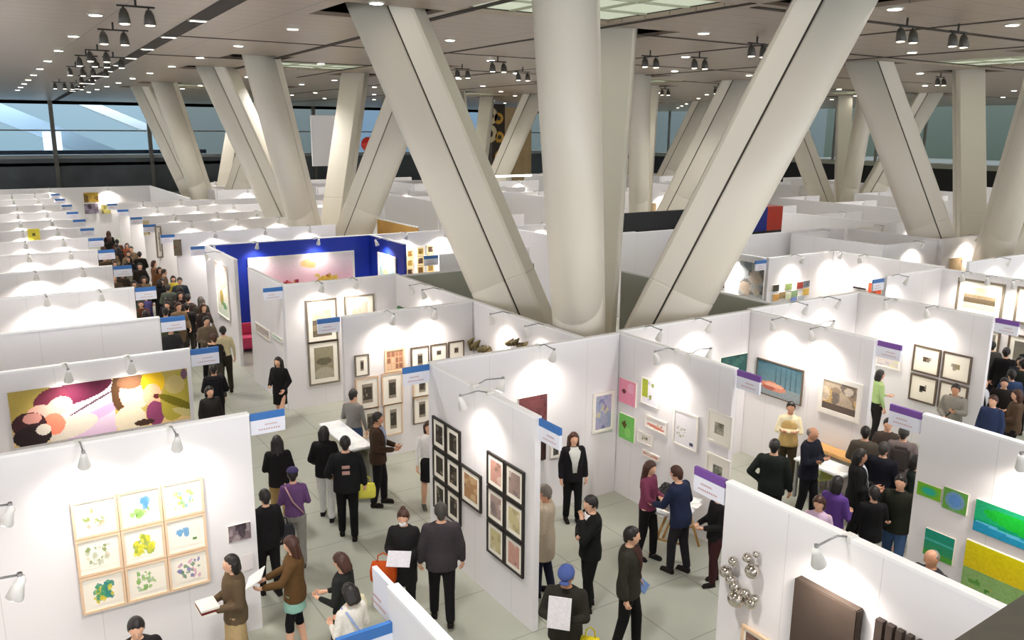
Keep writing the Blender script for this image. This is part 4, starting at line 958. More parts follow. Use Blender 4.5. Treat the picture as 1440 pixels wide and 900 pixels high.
def person_meshes(spec, near=True):
    fem = spec.get('fem', False); stride = spec.get('stride', .08); lean = spec.get('lean', .0); la, ra = spec.get('arms', ('down', 'down'))
    pitch = spec.get('pitch', .15); yaw = spec.get('yaw', 0.); top = spec.get('topstyle', 'jacket'); bot = spec.get('botstyle', 'trousers'); hair = spec.get('hair', 'short')
    wide = spec.get('wide', 1.) * (.92 if fem else 1.)
    def bd(p): p = Vector(p); k = max(0, p.z-.95); return Vector((p.x, p.y-lean*k-lean*k*k*.5, p.z-lean*lean*k*.4))
    out = {}
    vb = .0125 if near else .024; vc = .017 if near else .028
    hips = [Vector((s*.088, 0, .90)) for s in (1, -1)]
    knees = [Vector((.095, -.03-stride*.55, .50)), Vector((-.095, -.02+stride*.45, .50))]
    ank = [Vector((.10, -stride, .085)), Vector((-.10, stride*1.1, .085+(.05 if stride > .15 else 0)))]
    sh = [Vector((s*.165*wide, .01, 1.39)) for s in (1, -1)]
    el, wr = [], []
    for s, a in ((1, la), (-1, ra)):
        e, w = ARMS[a]; el.append(Vector((s*e[0]*wide, e[1], e[2]))); wr.append(Vector((s*w[0]*wide, w[1], w[2])))
    def torso(mb, g, zs):
        rr = []
        for z, rx, ry, y in zs:
            rr.append([bd((math.cos(a)*(rx*wide+g), y+math.sin(a)*(ry+g), z)) for a in [2*PI*k/18 for k in range(18)]])
        mb.rings(rr)
    # body, one continuous surface: torso, limbs, neck, head
    b = MB()
    torso(b, 0, [(.80, .10, .09, 0), (.88, .155, .11, .01), (.95, .16, .115, .012), (1.08, .128 if not fem else .115, .095, .0), (1.2, .14, .105, -.005), (1.3, .16, .11, 0), (1.38, .165, .095, .008), (1.44, .10, .07, .012), (1.47, .055, .055, .01)])
    for i in (0, 1):
        b.capsule(hips[i], .088, knees[i], .056); b.capsule(knees[i], .056, knees[i].lerp(ank[i], .35), .058); b.capsule(knees[i].lerp(ank[i], .35), .058, ank[i], .038)
        b.capsule(ank[i]+Vector((0, .02, -.035)), .04, ank[i]+Vector((0, -.13, -.052)), .03)
        b.capsule(bd(sh[i]), .052, bd(el[i]), .040); b.capsule(bd(el[i]), .040, bd(wr[i]), .027)
    neck = bd((0, .012, 1.43)); hc = bd((0, -.012, 1.60)); R = Matrix.Rotation(yaw, 3, 'Z') @ Matrix.Rotation(pitch, 3, 'X')
    def hd(x, y, z): return hc+R @ Vector((x, y, z))
    b.capsule(neck, .054, hd(0, .02, -.06), .05)
    b.ell(hc, (.076, .094, .105), None, 18, 12, R)
    b.ell(hd(0, -.035, -.06), (.052, .055, .055), None, 14, 9, R)
    b.capsule(hd(0, -.088, .012), .009, hd(0, -.104, -.022), .014)
    for s in (1, -1): b.ell(hd(s*.076, .01, -.01), (.012, .02, .03), None, 8, 6, R)
    HD = []
    for i in (0, 1):
        f = (bd(wr[i])-bd(el[i])).normalized(); HD.append(f)
        w = bd(wr[i]); b.capsule(w, .027, w+f*.03, .03); b.capsule(w+f*.03, .028, w+f*.075, .030)
    me = remesh(b, vb, 'body', 2)
    # fingers, face details joined onto the same surface
    bm = bmesh.new(); bm.from_mesh(me); mb = MB(); mb.bm.free(); mb.bm = bm; mb.mats = ['s', 'e', 'l']
    for i, s in ((0, 1), (1, -1)):
        f = HD[i]; w = bd(wr[i])
        inward = Vector((-s, 0, 0)) if abs(f.x) < .8 else Vector((0, 1, 0))
        if (la, ra)[i] in ('hold', 'forward', 'high', 'crossed'): inward = Vector((0, 0, -1)) if spec.get('palmdown') else Vector((-s*.3, 0, .95))
        inward = (inward-f*inward.dot(f)).normalized(); sp = f.cross(inward).normalized()
        for k in range(4):
            L = (.036, .042, .039, .030)[k]; base = w+f*.07+sp*(k-1.5)*.0175
            j1 = base+f*L+inward*.008; j2 = j1+f*L*.45+inward*L*.55; j3 = j2+inward*L*.45+f*L*.1
            mb.capsule(base, .0095, j1, .009, None, 6, 2); mb.capsule(j1, .009, j2, .0082, None, 6, 2); mb.capsule(j2, .0082, j3, .0075, None, 6, 2)
        tb = w+f*.025-sp*.026*s*(1 if s > 0 else -1)*(1)
        th = (f*.7-sp*.55+inward*.45).normalized()
        mb.capsule(tb, .012, tb+th*.034, .011, None, 6, 2); mb.capsule(tb+th*.034, .0105, tb+th*.04+(f*.8+inward*.4)*.026, .009, None, 6, 2)
    for s in (1, -1): mb.ell(hd(s*.031, -.083, .008), (.013, .009, .0065), 'e', 8, 6, R); mb.ell(hd(s*.032, -.088, .032), (.018, .006, .004), 'e', 8, 5, R)
    mb.ell(hd(0, -.089, -.056), (.022, .007, .007), 'l', 8, 6, R)
    mb.bm.to_mesh(me); mb.bm.free(); out['body'] = me
    # hair
    if hair != 'bald':
        b = MB()
        def hf(c):
            front = -c.y; cut = c.z < .62-.55*c.x*c.x+.07*math.sin(11*c.x+2) and front > .22+.3*max(0, -c.z)
            if hair in ('short', 'cap') and c.z < -.55: return .75
            return .80 if cut else 1.09
        b.ell(hc+R @ Vector((0, .008, .012)), (.082, .099, .108), None, 24, 16, R, hf)
        if hair in ('short', 'cap'): b.capsule(hd(0, .045, -.02), .07, hd(0, .05, -.06), .05)
        if hair == 'bob': b.capsule(hd(-.045, .035, 0), .06, hd(-.05, .035, -.11), .045); b.capsule(hd(.045, .035, 0), .06, hd(.05, .035, -.11), .045); b.capsule(hd(0, .05, 0), .07, hd(0, .06, -.10), .06)
        if hair == 'long':
            for s in (-1, 0, 1): b.capsule(hd(s*.05, .045, 0), .06, bd((s*.06, .085-.02*abs(s), 1.38)), .055); b.capsule(bd((s*.06, .085-.02*abs(s), 1.38)), .055, bd((s*.05, .11, 1.24)), .025)
            for s in (-1, 1): b.capsule(hd(s*.068, -.005, .02), .03, hd(s*.078, -.01, -.13), .026)
        if hair == 'bun': b.ell(hd(0, .05, .128), (.036, .036, .034)); b.capsule(hd(0, .04, -.02), .07, hd(0, .05, -.05), .05)
        out['hair'] = remesh(b, .010 if near else .02, 'hair', 1)
    if hair == 'bald':
        b = MB()
        b.ell(hc+R @ Vector((0, .012, .0)), (.081, .098, .098), None, 20, 14, R, lambda c: 1.05 if (c.z < .45 and c.y > -.2 and c.z > -.6) else .85); out['hair'] = remesh(b, .010 if near else .02, 'hair', 1)
    # trousers / skirt
    b = MB()
    if bot == 'trousers':
        torso(b, .012, [(.80, .11, .10, 0), (.88, .16, .115, .01), (.95, .163, .118, .012), (1.04, .135, .10, 0)])
        for i in (0, 1): b.capsule(hips[i]+Vector((0, 0, -.03)), .100, knees[i], .075); b.capsule(knees[i], .075, ank[i]+Vector((0, .005, .03)), .063)
        out['trousers'] = remesh(b, vc, 'trousers', 2)
    else:
        zb = {'skirt': .58, 'miniskirt': .68, 'longskirt': .22}[bot]
        k = {'skirt': .17, 'miniskirt': .175, 'longskirt': .21}[bot]
        rr = []
        for z, rx, ry in ((zb, k, k*.85), (zb+.02, k+.002, k*.86), ((zb+.95)/2, (k+.17)/2, .135), (.92, .172, .128), (1.05, .135, .105)):
            rr.append([Vector((math.cos(a)*rx*(1+.03*math.cos(8*a)*(z < .7)), math.sin(a)*ry*(1+.03*math.cos(8*a)*(z < .7))-.01, z)) for a in [2*PI*q/32 for q in range(32)]])
        b.rings(rr); out['skirt'] = b.mesh('skirt')
    if spec.get('leggings'):
        b = MB()
        for i in (0, 1): b.capsule(hips[i]+Vector((0, 0, -.05)), .085, knees[i], .066); b.capsule(knees[i], .066, knees[i].lerp(ank[i], .25), .062)
        out['leggings'] = remesh(b, vc, 'leggings', 1)
    # top
    b = MB(); hem = {'jacket': .81, 'coat': .60, 'shirt': .93, 'knit': .90}[top]; g = {'jacket': .034, 'coat': .036, 'shirt': .014, 'knit': .020}[top]; sl = {'jacket': .067, 'coat': .068, 'shirt': .052, 'knit': .056}[top]
    zs = [(hem, .162, .118, .0)]
    if hem < .8: zs += [(.8, .158, .116, .01)]
    zs += [(.95, .158, .115, .01), (1.08, .138+(.012 if top in ('jacket', 'coat') else 0), .10, 0), (1.2, .15, .108, -.005), (1.3, .165, .112, 0), (1.385, .168, .098, .008), (1.435, .115, .078, .012), (1.465, .052, .05, .012)]
    torso(b, g, zs)
    for i, a in ((0, la), (1, ra)):
        b.capsule(bd(sh[i]+Vector((0, 0, -.005))), sl+.006, bd(el[i]), sl-.008); b.capsule(bd(el[i]), sl-.008, bd(el[i].lerp(wr[i], .9)), sl-.018)
    out['top'] = remesh(b, vc, 'jacket', 2)
    # collar and shirt front
    if near and spec.get('shirt'):
        b = MB(); 
        wd = spec.get('shirtw', 1.)
        rr = []
        for z, rx, ry, yc, a0 in ((1.0 if wd > 1 else 1.1, .148, .104, .005, .07*wd*(2 if wd > 1 else 1)), (1.2, .15, .108, -.005, .22*wd), (1.3, .165, .112, 0, .32*wd), (1.385, .168, .098, .008, .40*wd), (1.43, .115, .078, .012, .55), (1.462, .056, .052, .012, .9)):
            o1 = [bd((math.cos(-PI/2+t)*(rx*wide+g+.007), yc+math.sin(-PI/2+t)*(ry+g+.007), z)) for t in [a0*(q/4-1) for q in range(9)]]
            o2 = [bd((math.cos(-PI/2+t)*(rx*wide+g-.012), yc+math.sin(-PI/2+t)*(ry+g-.012), z)) for t in [a0*(1-q/4) for q in range(9)]]
            rr.append(o1+o2)
        b.rings(rr)
        out['shirt'] = b.mesh('shirt')
    # shoes
    if near:
        for i in (0, 1):
            b = MB(); c = ank[i]; b.capsule(c+Vector((0, .025, -.038)), .046, c+Vector((0, -.13, -.048)), .037); b.box(c.x-.042, c.y-.17, c.z-.085, c.x+.042, c.y+.065, c.z-.062)
            m2 = remesh(b, .016, 'shoe', 1); out['shoe%d' % i] = m2
    out['_hd'] = hd; out['_bd'] = bd; out['_wr'] = wr; out['_R'] = R
    return out
NPEOPLE = 0
def person(pos, face, spec, label, group=None, near=True, cache=None):
    """face 0 = towards the camera, 90 = to the right in the photo, 180 = back turned, 270 = to the left"""
    x, y = pos[0], pos[1]
    d = Vector((-x, -y)).normalized(); fwd = -d; r = Vector((fwd.y, -fwd.x)); a = math.radians(face)
    v = d*math.cos(a)+r*math.sin(a); rz = math.atan2(v.x, -v.y)
    h = spec.get('h', 1.62 if spec.get('fem') else 1.70)
    t = thing('person', (x, y, 0), label, 'person', rz, group); s = h/1.715; t.scale = (s, s, s)
    M = cache if cache else person_meshes(spec, near)
    def part(n, me, m):
        if isinstance(m, list): 
            me.materials.clear()
            for q in m: me.materials.append(q)
            return link(n, me, t)
        if not me.materials: me.materials.append(m)
        o = link(n, me, t); o.material_slots[0].link = 'OBJECT'; o.material_slots[0].material = m
        return o
    if cache and M['body'].materials: link('body', M['body'], t)
    else: part('body', M['body'], [M_SKIN[spec.get('skin', 0)], M_EYE, M_LIP])
    if 'hair' in M: part('hair', M['hair'], M_HAIR[spec.get('haircol', 'black')])
    part({'jacket': 'jacket', 'coat': 'coat', 'shirt': 'shirt', 'knit': 'sweater'}[spec.get('topstyle', 'jacket')], M['top'], tint(spec['top']))
    if 'trousers' in M: part('trousers', M['trousers'], tint(spec['bot']))
    else: part('skirt', M['skirt'], tint(spec['bot']))
    if 'leggings' in M: part('leggings', M['leggings'], tint((22, 20, 24)))
    if 'shirt' in M: part('shirt_front', M['shirt'], tint(spec['shirt']))
    for i in (0, 1):
        if 'shoe%d' % i in M: part('shoe', M['shoe%d' % i], tint(spec.get('shoes', (30, 26, 24))))
    hd, R = M['_hd'], M['_R']
    if spec.get('cap'):
        b = MB(); b.ell(hd(0, .012, .052), (.099, .116, .082), None, 20, 12, R, lambda c: 1 if c.z > -.25 else .8)
        b.ell(hd(0, -.115, .035), (.06, .035, .008), None, 14, 6, R); part('cap', b.mesh('cap'), tint(spec['cap']))
    if spec.get('mask'):
        b = MB(); b.ell(hd(0, -.082, -.045), (.052, .032, .042), None, 14, 8, R); part('face_mask', b.mesh('face_mask'), tint((236, 236, 240)))
    if spec.get('backpack'):
        b = MB(); b.box(-.15, .13, 1.0, .15, .27, 1.42, None, .05); part('backpack', b.mesh('backpack'), tint(spec['backpack']))
    if spec.get('patch'):
        b = MB(); b.box(-.06, .146, 1.24, .06, .151, 1.29); b.box(-.06, .146, 1.14, .06, .151, 1.20); part('back_print', b.mesh('back_print'), tint((190, 150, 140)))
    if spec.get('strap'):
        b = MB(); b.tube([(.13, .09, 1.44), (.02, .165, 1.2), (-.14, .13, .98)], .012, None, 6); b.tube([(.13, .0, 1.46), (.02, -.145, 1.2), (-.14, -.13, .98)], .012, None, 6); part('shoulder_strap', b.mesh('shoulder_strap'), tint(spec['strap']))
    if spec.get('lanyard'):
        b = MB(); b.tube([(.05, -.09, 1.44), (.01, -.165, 1.18)], .006, None, 6); b.tube([(-.05, -.09, 1.44), (-.01, -.165, 1.18)], .006, None, 6); b.box(-.04, -.172, 1.08, .04, -.165, 1.18); part('lanyard', b.mesh('lanyard'), tint((220, 226, 236)))
    if spec.get('apron'):
        b = MB(); W_ = spec.get('wide', 1.)
        b.rings([[(math.cos(a)*rx*W_, math.sin(a)*ry-.002, z) for a in [2*PI*q/24 for q in range(24)]] for z, rx, ry in ((.84, .19, .145), (.95, .182, .138), (1.08, .160, .124), (1.2, .168, .130), (1.3, .166, .132), (1.37, .12, .118))]); part('vest', b.mesh('vest'), tint(spec['apron']))
    return t, M
def held(t, kind, where, rgb, label, cat, size=1.):
    """a thing carried by a person; where = local position on the person"""
    p = t.matrix_basis @ Vector(where); rz = t.rotation_euler.z; m = tint(rgb)
    b = MB(); o = thing(kind, p, label, cat, rz)
    if kind in ('handbag', 'shopping_bag', 'tote_bag'):
        w, h = .30*size, .24*size
        pts = []
        for z, kx, ky in ((-h, .9, .8), (-h*.9, 1, 1), (-h*.4, 1.04, 1.15), (-h*.05, .9, .6), (0, .86, .4)):
            pts.append([Vector((math.copysign(abs(math.cos(a))**.5, math.cos(a))*w/2*kx, math.copysign(abs(math.sin(a))**.5, math.sin(a))*.07*ky*size, z)) for a in [2*PI*q/20+.01 for q in range(20)]])
        b.rings(pts); b.build('bag_body', m, o)
        b = MB(); b.tube([(-w*.25, 0, -.02), (-w*.2, 0, .09), (0, 0, .13), (w*.2, 0, .09), (w*.25, 0, -.02)], .009, None, 6); b.build('handle', m, o)
    elif kind == 'book_stack':
        for k in range(3): b.box(-.15+k*.01, -.11, k*.03, .14, .11-k*.006, k*.03+.026, [tint((240, 236, 228)), tint(rgb), tint((226, 220, 210))][k])
        b.build('books', None, o)
    else:
        if kind == 'laptop': b.box(-.11*size, -.15*size, -.008, .11*size, .15*size, .008, m)
        else: b.box(-.15*size, -.11*size, -.006, .15*size, .11*size, .006, m)
        q = b.build('sheet', None, o); q.rotation_euler = (math.radians(35 if kind != 'laptop' else 75), 0, 0)
    return o
GP = lambda px, py, z=0: G(px, py, z)
BLK, CHAR, NAVY = (24, 22, 24), (58, 52, 52), (28, 34, 56)
PP = [
 # px, py, z of that pixel, face, spec, label
 (190, 868, 1.66, 0, dict(top=(34, 30, 34), bot=BLK, pitch=.4, hair='short'), 'person with black hair, head bent, at the foot of the watercolours wall'),
 (325, 778, 1.62, 285, dict(fem=1, top=(92, 76, 56), bot=(176, 152, 110), botstyle='longskirt', arms=('hold', 'hold'), pitch=.1, hair='bob', h=1.6), 'person in a brown jacket and long khaki skirt holding books right of the watercolours'),
 (372, 689, 1.6, 200, dict(fem=1, top=BLK, bot=BLK, arms=('bag', 'down'), hair='short'), 'person in black half hidden by the end of the watercolours wall'),
 (410, 752, 1.62, 262, dict(fem=1, top=(96, 70, 40), bot=(150, 196, 180), botstyle='miniskirt', topstyle='jacket', arms=('forward', 'forward'), hair='long', haircol='brown', pitch=.45, shoes=(150, 110, 80), h=1.6, leggings=1), 'person with long brown hair, brown jacket and mint skirt reading papers'),
 (480, 778, 1.6, 240, dict(fem=1, top=(36, 38, 36), bot=(50, 48, 50), topstyle='knit', arms=('hold', 'hold'), hair='bob', haircol='brown', pitch=.5), 'person with a brown bob and black cardigan behind the one in white'),
 (492, 822, 1.58, 215, dict(fem=1, top=(226, 222, 212), bot=(30, 30, 34), topstyle='knit', arms=('hold', 'hold'), hair='bob', pitch=.6, strap=(140, 160, 206)), 'person in a white top with a pale blue scarf, head bent, beside the bottom sign'),
 (411, 658, 1.58, 180, dict(fem=1, top=(104, 72, 116), bot=(138, 136, 130), topstyle='knit', arms=('hold', 'hold'), hair='short', cap=(66, 58, 96), strap=(190, 150, 150), shoes=(90, 80, 80)), 'person in a purple sweater, purple cap and grey trousers, back turned'),
 (389, 613, 1.62, 180, dict(fem=1, top=BLK, bot=(160, 134, 88), arms=('hold', 'hold'), hair='long', shoes=(60, 50, 40)), 'person with long black hair, black jacket and khaki trousers behind the purple sweater'),
 (455, 600, 1.65, 170, dict(fem=1, top=BLK, bot=(222, 222, 222), arms=('bag', 'hold'), hair='bob', stride=.12, topstyle='jacket', shoes=(30, 30, 30)), 'person in a black jacket and white trousers, back turned'),
 (485, 614, 1.74, 178, dict(top=(26, 26, 28), bot=(16, 16, 18), arms=('bag', 'down'), hair='short', wide=1.12, patch=1, stride=.1, h=1.74), 'large person in black with a small print on the back'),
 (530, 580, 1.72, 80, dict(top=(62, 46, 34), bot=(22, 20, 22), arms=('hold', 'hold'), hair='short', shirt=(160, 170, 200), stride=.07, skin=1), 'person in a brown suit jacket facing right beside the small prints'),
 (496, 548, 1.66, 150, dict(top=(130, 128, 124), bot=(60, 76, 104), topstyle='shirt', arms=('hold', 'down'), hair='short', pitch=.4), 'person in a grey shirt and jeans at the white display counter'),
 (391, 502, 1.6, 330, dict(fem=1, top=BLK, bot=(18, 18, 20), botstyle='skirt', arms=('bag', 'hold'), hair='long', stride=.14, shoes=(150, 120, 80)), 'long haired person in a black dress walking alone near the blue booth'),
 (313, 459, 1.68, 185, dict(top=(196, 184, 148), bot=(40, 36, 26), topstyle='shirt', arms=('hold', 'down'), hair='short', stride=.1), 'person in a beige shirt and dark trousers, back turned, in the aisle'),
 (300, 512, 1.64, 175, dict(top=BLK, bot=BLK, arms=('hold', 'hold'), hair='short', backpack=(20, 20, 24)), 'person in black with a black backpack beside the long photograph wall'),
 (294, 543, 1.56, 20, dict(fem=1, top=(40, 38, 36), bot=BLK, hair='bob', pitch=.2), 'person with a bob facing forward, just right of the long photograph'),
 (603, 592, 1.62, 10, dict(fem=1, top=(232, 230, 228), bot=BLK, botstyle='skirt', topstyle='shirt', arms=('hold', 'down'), hair='bob', shoes=(90, 90, 84), haircol='brown'), 'person in a white shirt and black skirt half hidden by the photographs wall'),
 (567, 716, 1.62, 350, dict(fem=1, top=(34, 32, 34), bot=(30, 30, 32), topstyle='coat', arms=('hold', 'hold'), hair='bun', haircol='brown', mask=1, pitch=.35), 'person with a hair bun, white face mask and black coat reading a sheet'),
 (620, 708, 1.74, 182, dict(top=(62, 56, 60), bot=(22, 20, 22), arms=('down', 'down'), hair='short', haircol='dkgrey', wide=1.1, stride=.16, h=1.74), 'tall person in a dark grey jacket, back turned, walking along the photographs wall'),
 (767, 682, 1.68, 260, dict(top=(196, 182, 160), bot=(34, 36, 56), topstyle='coat', arms=('hold', 'hold'), hair='short', haircol='grey', skin=1), 'person in a beige coat just right of the photographs wall end'),
 (797, 797, 1.7, 350, dict(top=(44, 42, 36), bot=(34, 32, 30), arms=('high', 'high'), hair='short', cap=(74, 92, 150), pitch=.45, wide=1.08, haircol='grey', skin=1), 'person in a blue cap and dark jacket holding a white tablet, bottom centre'),
 (832, 697, 1.7, 295, dict(top=(22, 24, 22), bot=(18, 18, 18), arms=('face', 'crossed'), hair='short', shirt=(226, 226, 230), pitch=.3, stride=.06), 'person in a black suit with one hand raised to the face'),
 (888, 741, 1.72, 75, dict(wide=1.12, top=(50, 48, 40), bot=(20, 20, 20), arms=('down', 'down'), hair='short', shirt=(64, 40, 36), stride=.1, yaw=.3), 'person in a dark olive grey jacket looking right, holding a blue leaflet'),
 (807, 608, 1.6, 15, dict(fem=1, top=(24, 22, 26), bot=(18, 18, 20), arms=('down', 'down'), hair='long', haircol='brown', shirt=(220, 222, 216), shirtw=1.5, stride=.04), 'person with long brown hair, black jacket and white print top in the booth corner'),
 (914, 648, 1.62, 60, dict(fem=1, top=(122, 58, 84), bot=(20, 18, 20), topstyle='knit', arms=('hold', 'forward'), hair='long', pitch=.35, haircol='brown', shoes=(30, 30, 30)), 'person in a maroon sweater and long black trousers at the trestle table'),
 (961, 658, 1.68, 240, dict(top=(34, 42, 68), bot=(34, 32, 36), topstyle='jacket', arms=('forward', 'hold'), hair='short', haircol='brown', lean=.12, pitch=.3, wide=1.1), 'person in a navy jacket leaning over the trestle table'),
 (1010, 705, 1.3, 300, dict(fem=1, top=(26, 24, 26), bot=(60, 30, 34), arms=('hold', 'hold'), hair='bob', h=1.5), 'person in black partly hidden behind the silver spheres wall'),
 (1113, 565, 1.64, 0, dict(fem=1, top=(238, 226, 190), bot=(60, 50, 34), topstyle='shirt', arms=('crossed', 'crossed'), hair='short', apron=(206, 176, 116), skin=1), 'person in a cream shirt and tan vest in front of the blue painting'),
 (1143, 600, 1.7, 60, dict(top=(26, 28, 40), bot=(22, 22, 26), arms=('crossed', 'crossed'), hair='bald', haircol='grey', skin=1, wide=1.08), 'bald person in a dark navy suit with folded arms'),
 (1090, 618, 1.72, 170, dict(top=(28, 34, 30), bot=(24, 24, 24), arms=('hip', 'down'), hair='short', wide=1.12, pitch=.1), 'person in a black green jacket, back turned, left of the bald person'),
 (1210, 632, 1.68, 100, dict(top=(26, 26, 26), bot=(22, 22, 24), arms=('hold', 'hold'), hair='bob', lanyard=1, shirt=(200, 206, 216), skin=1), 'person in black with a pale lanyard facing right, behind the silver spheres wall'),
 (1178, 670, 1.66, 150, dict(fem=1, top=(92, 62, 134), bot=BLK, topstyle='knit', arms=('hold', 'hold'), hair='bob'), 'person in a bright purple sweater above the near right wall'),
 (1153, 697, 1.58, 350, dict(fem=1, top=(206, 180, 206), bot=BLK, topstyle='shirt', hair='bob', haircol='brown', pitch=.4), 'person with brown bob and lilac shirt, head just above the near right wall'),
 (1238, 520, 1.62, 120, dict(fem=1, top=(178, 206, 140), bot=(30, 28, 26), topstyle='shirt', arms=('hold', 'down'), hair='bob'), 'person in a light green shirt at the end of the blue painting wall'),
 (1244, 622, 1.68, 160, dict(top=(24, 26, 36), bot=(26, 24, 22), arms=('hold', 'down'), hair='short', haircol='dkgrey', wide=1.1, topstyle='coat'), 'person in a long black coat in the crowd left of the green paintings wall'),
 (1272, 600, 1.7, 175, dict(top=(120, 108, 106), bot=(30, 34, 30), arms=('hold', 'hold'), hair='short', haircol='dkgrey', backpack=(70, 64, 62)), 'grey haired person with a taupe backpack in the crowd'),
 (1268, 668, 1.66, 350, dict(top=(34, 36, 28), bot=(60, 84, 120), arms=('down', 'hold'), hair='short'), 'person in an olive jacket and blue jeans left of the green paintings wall'),
 (1230, 690, 1.5, 200, dict(fem=1, top=(20, 20, 22), bot=(200, 200, 190), arms=('hold', 'hold'), hair='short', h=1.56), 'person in black with white trousers in the gap left of the green paintings wall'),
 (1212, 585, 1.6, 90, dict(fem=1, top=(84, 76, 66), bot=BLK, hair='short', haircol='dkgrey'), 'person in a brown coat far end of the crowd under the green shirted person') if 0 else None,
 (1345, 540, 1.68, 350, dict(top=(140, 136, 126), bot=(40, 40, 38), arms=('high', 'hold'), hair='short', skin=1, strap=(40, 40, 40)), 'person in a grey jacket with a shoulder strap under the four brown prints'),
 (1312, 522, 1.5, 200, dict(top=(28, 24, 24), bot=BLK, hair='short', h=1.55), 'dark haired person left of the one in the grey jacket') if 0 else None,
 (1312, 772, 1.7, 330, dict(top=(36, 36, 40), bot=BLK, hair='bald', haircol='grey', pitch=.5, skin=1), 'bald person in a black suit with head bent, in front of the green paintings'),
 (1396, 480, 1.68, 190, dict(top=(70, 68, 64), bot=BLK, hair='short'), 'person in a dark grey jacket near the right edge, left of one in black'),
 (1416, 489, 1.68, 175, dict(top=BLK, bot=BLK, hair='short', shirt=None), 'person in black standing left of the large grey photograph at the right edge'),
 (1383, 530, 1.66, 60, dict(top=BLK, bot=BLK, hair='short', haircol='brown', arms=('hold', 'hold'), shirt=(206, 210, 216)), 'person in black with a pale collar at the right, beside the four brown prints wall'),
 (1424, 520, 1.66, 200, dict(top=(48, 66, 100), bot=BLK, hair='short', arms=('hold', 'hold')), 'person in a blue jacket at the right edge crowd, farther back'),
 (1398, 556, 1.64, 340, dict(fem=1, top=(44, 56, 88), bot=(40, 40, 50), hair='short', haircol='brown'), 'person in a navy top at the right edge crowd, lower left'),
 (1432, 548, 1.64, 280, dict(fem=1, top=(84, 66, 50), bot=BLK, hair='bob', haircol='brown', arms=('hold', 'hold')), 'person with brown hair and brown top at the right edge crowd'),
 (1440, 505, 1.70, 200, dict(top=(30, 34, 28), bot=BLK, hair='short'), 'person in dark green cut by the right edge'),
]
PO = {}
for q in PP:
    if q is None: continue
    px, py, z, face, sp, lab = q
    sp.setdefault('h', z if z > 1.45 else 1.5)
    g = G(px, py, z); PO[lab[:40]] = person((g.x, g.y), face, sp, lab)[0]
def PF(s): return [o for k, o in ((o['label'], o) for o in PO.values()) if s in k][0]
held(PF('long khaki skirt'), 'book_stack', (0, -.33, 1.06), (110, 40, 36), 'stack of books held by the person in the brown jacket right of the watercolours', 'books')
held(PF('half hidden by the end of the watercolours'), 'tote_bag', (-.28, -.1, 1.02), (44, 44, 48), 'black bag carried by the person half hidden behind the watercolours wall', 'bag', 1.1)
held(PF('mint skirt'), 'paper_sheet', (0, -.50, 1.14), (246, 246, 246), 'white papers held by the person in the mint skirt', 'paper', 1.1)
held(PF('black cardigan'), 'tote_bag', (-.27, .05, .92), (222, 218, 186), 'cream tote bag hanging from the person in the black cardigan', 'bag', 1.1)
held(PF('white face mask'), 'paper_sheet', (0, -.43, 1.19), (222, 220, 226), 'pale sheet read by the person with the white face mask', 'paper')
held(PF('white face mask'), 'handbag', (-.27, -.14, .98), (206, 84, 28), 'orange handbag on the arm of the person with the white face mask', 'bag', 1.15)
held(PF('blue cap and dark jacket'), 'laptop', (0, -.40, 1.37), (228, 226, 230), 'white tablet held by the person in the blue cap', 'tablet', 1.15)
held(PF('blue cap and dark jacket'), 'shopping_bag', (.30, -.05, .90), (222, 206, 40), 'yellow plastic bag beside the person in the blue cap', 'bag', .8)
held(PF('large person in black'), 'shopping_bag', (-.30, -.12, .86), (226, 220, 90), 'yellow shopping bag held by the large person in black', 'bag', 1.)
held(PF('beige coat'), 'paper_sheet', (0, -.40, 1.08), (240, 240, 240), 'white papers held by the person in the beige coat', 'paper')
held(PF('olive grey jacket'), 'leaflet', (.25, -.10, .82), (110, 140, 190), 'blue leaflet in the hand of the person in the olive grey jacket', 'paper', .8)
held(PF('maroon sweater'), 'paper_sheet', (0, -.40, 1.10), (240, 238, 236), 'white sheet held by the person in the maroon sweater', 'paper')
# the crowd in the left aisle
random.seed(23)
KINDS = []
for i in range(8):
    fem = i % 2 == 0
    KINDS.append((dict(fem=fem, arms=[('down', 'down'), ('hold', 'down'), ('bag', 'down'), ('hold', 'hold')][i % 4], hair=['long', 'short', 'bob', 'short', 'bob', 'short', 'long', 'short'][i], stride=[.05, .16, .1, .06, .15, .1, .05, .18][i],
                  topstyle=['jacket', 'jacket', 'coat', 'jacket', 'knit', 'coat', 'shirt', 'shirt'][i], botstyle='skirt' if i in (4,) else 'trousers', pitch=.15, top=BLK, bot=BLK)))
KC = [person_meshes(k, False) for k in KINDS]
TOPS = [(28, 26, 26), (34, 30, 28), (58, 48, 38), (40, 44, 52), (70, 56, 40), (30, 30, 34), (92, 50, 30), (150, 146, 130), (44, 38, 34), (64, 70, 50), (26, 26, 30), (120, 100, 76), (60, 50, 48)]
TN = ['black', 'black', 'dark brown', 'dark slate', 'brown', 'black', 'rust brown', 'pale grey', 'dark brown', 'olive', 'black', 'tan', 'dark grey']
spots = [(245, 371, (110, 70, 40)), (236, 400, (90, 96, 84)), (270, 384, (196, 176, 60)), (262, 392, (46, 56, 60)), (256, 398, (40, 60, 70)), (238, 402, (214, 206, 200)), (222, 372, (90, 80, 60)), (230, 378, (120, 100, 80)), (196, 340, (150, 70, 36)), (247, 400, (60, 40, 30)),
         (206, 412, (70, 64, 110)), (290, 449, (110, 96, 80)), (264, 452, (60, 60, 58)), (240, 460, (50, 50, 50)), (278, 447, (100, 80, 70)), (300, 470, (40, 36, 34)), (282, 418, (54, 50, 44)), (262, 424, (34, 34, 36)), (244, 428, (60, 56, 60)), (254, 372, BLK), (235, 366, (120, 84, 60))]
placed = [(o.location.x, o.location.y) for o in PO.values()]
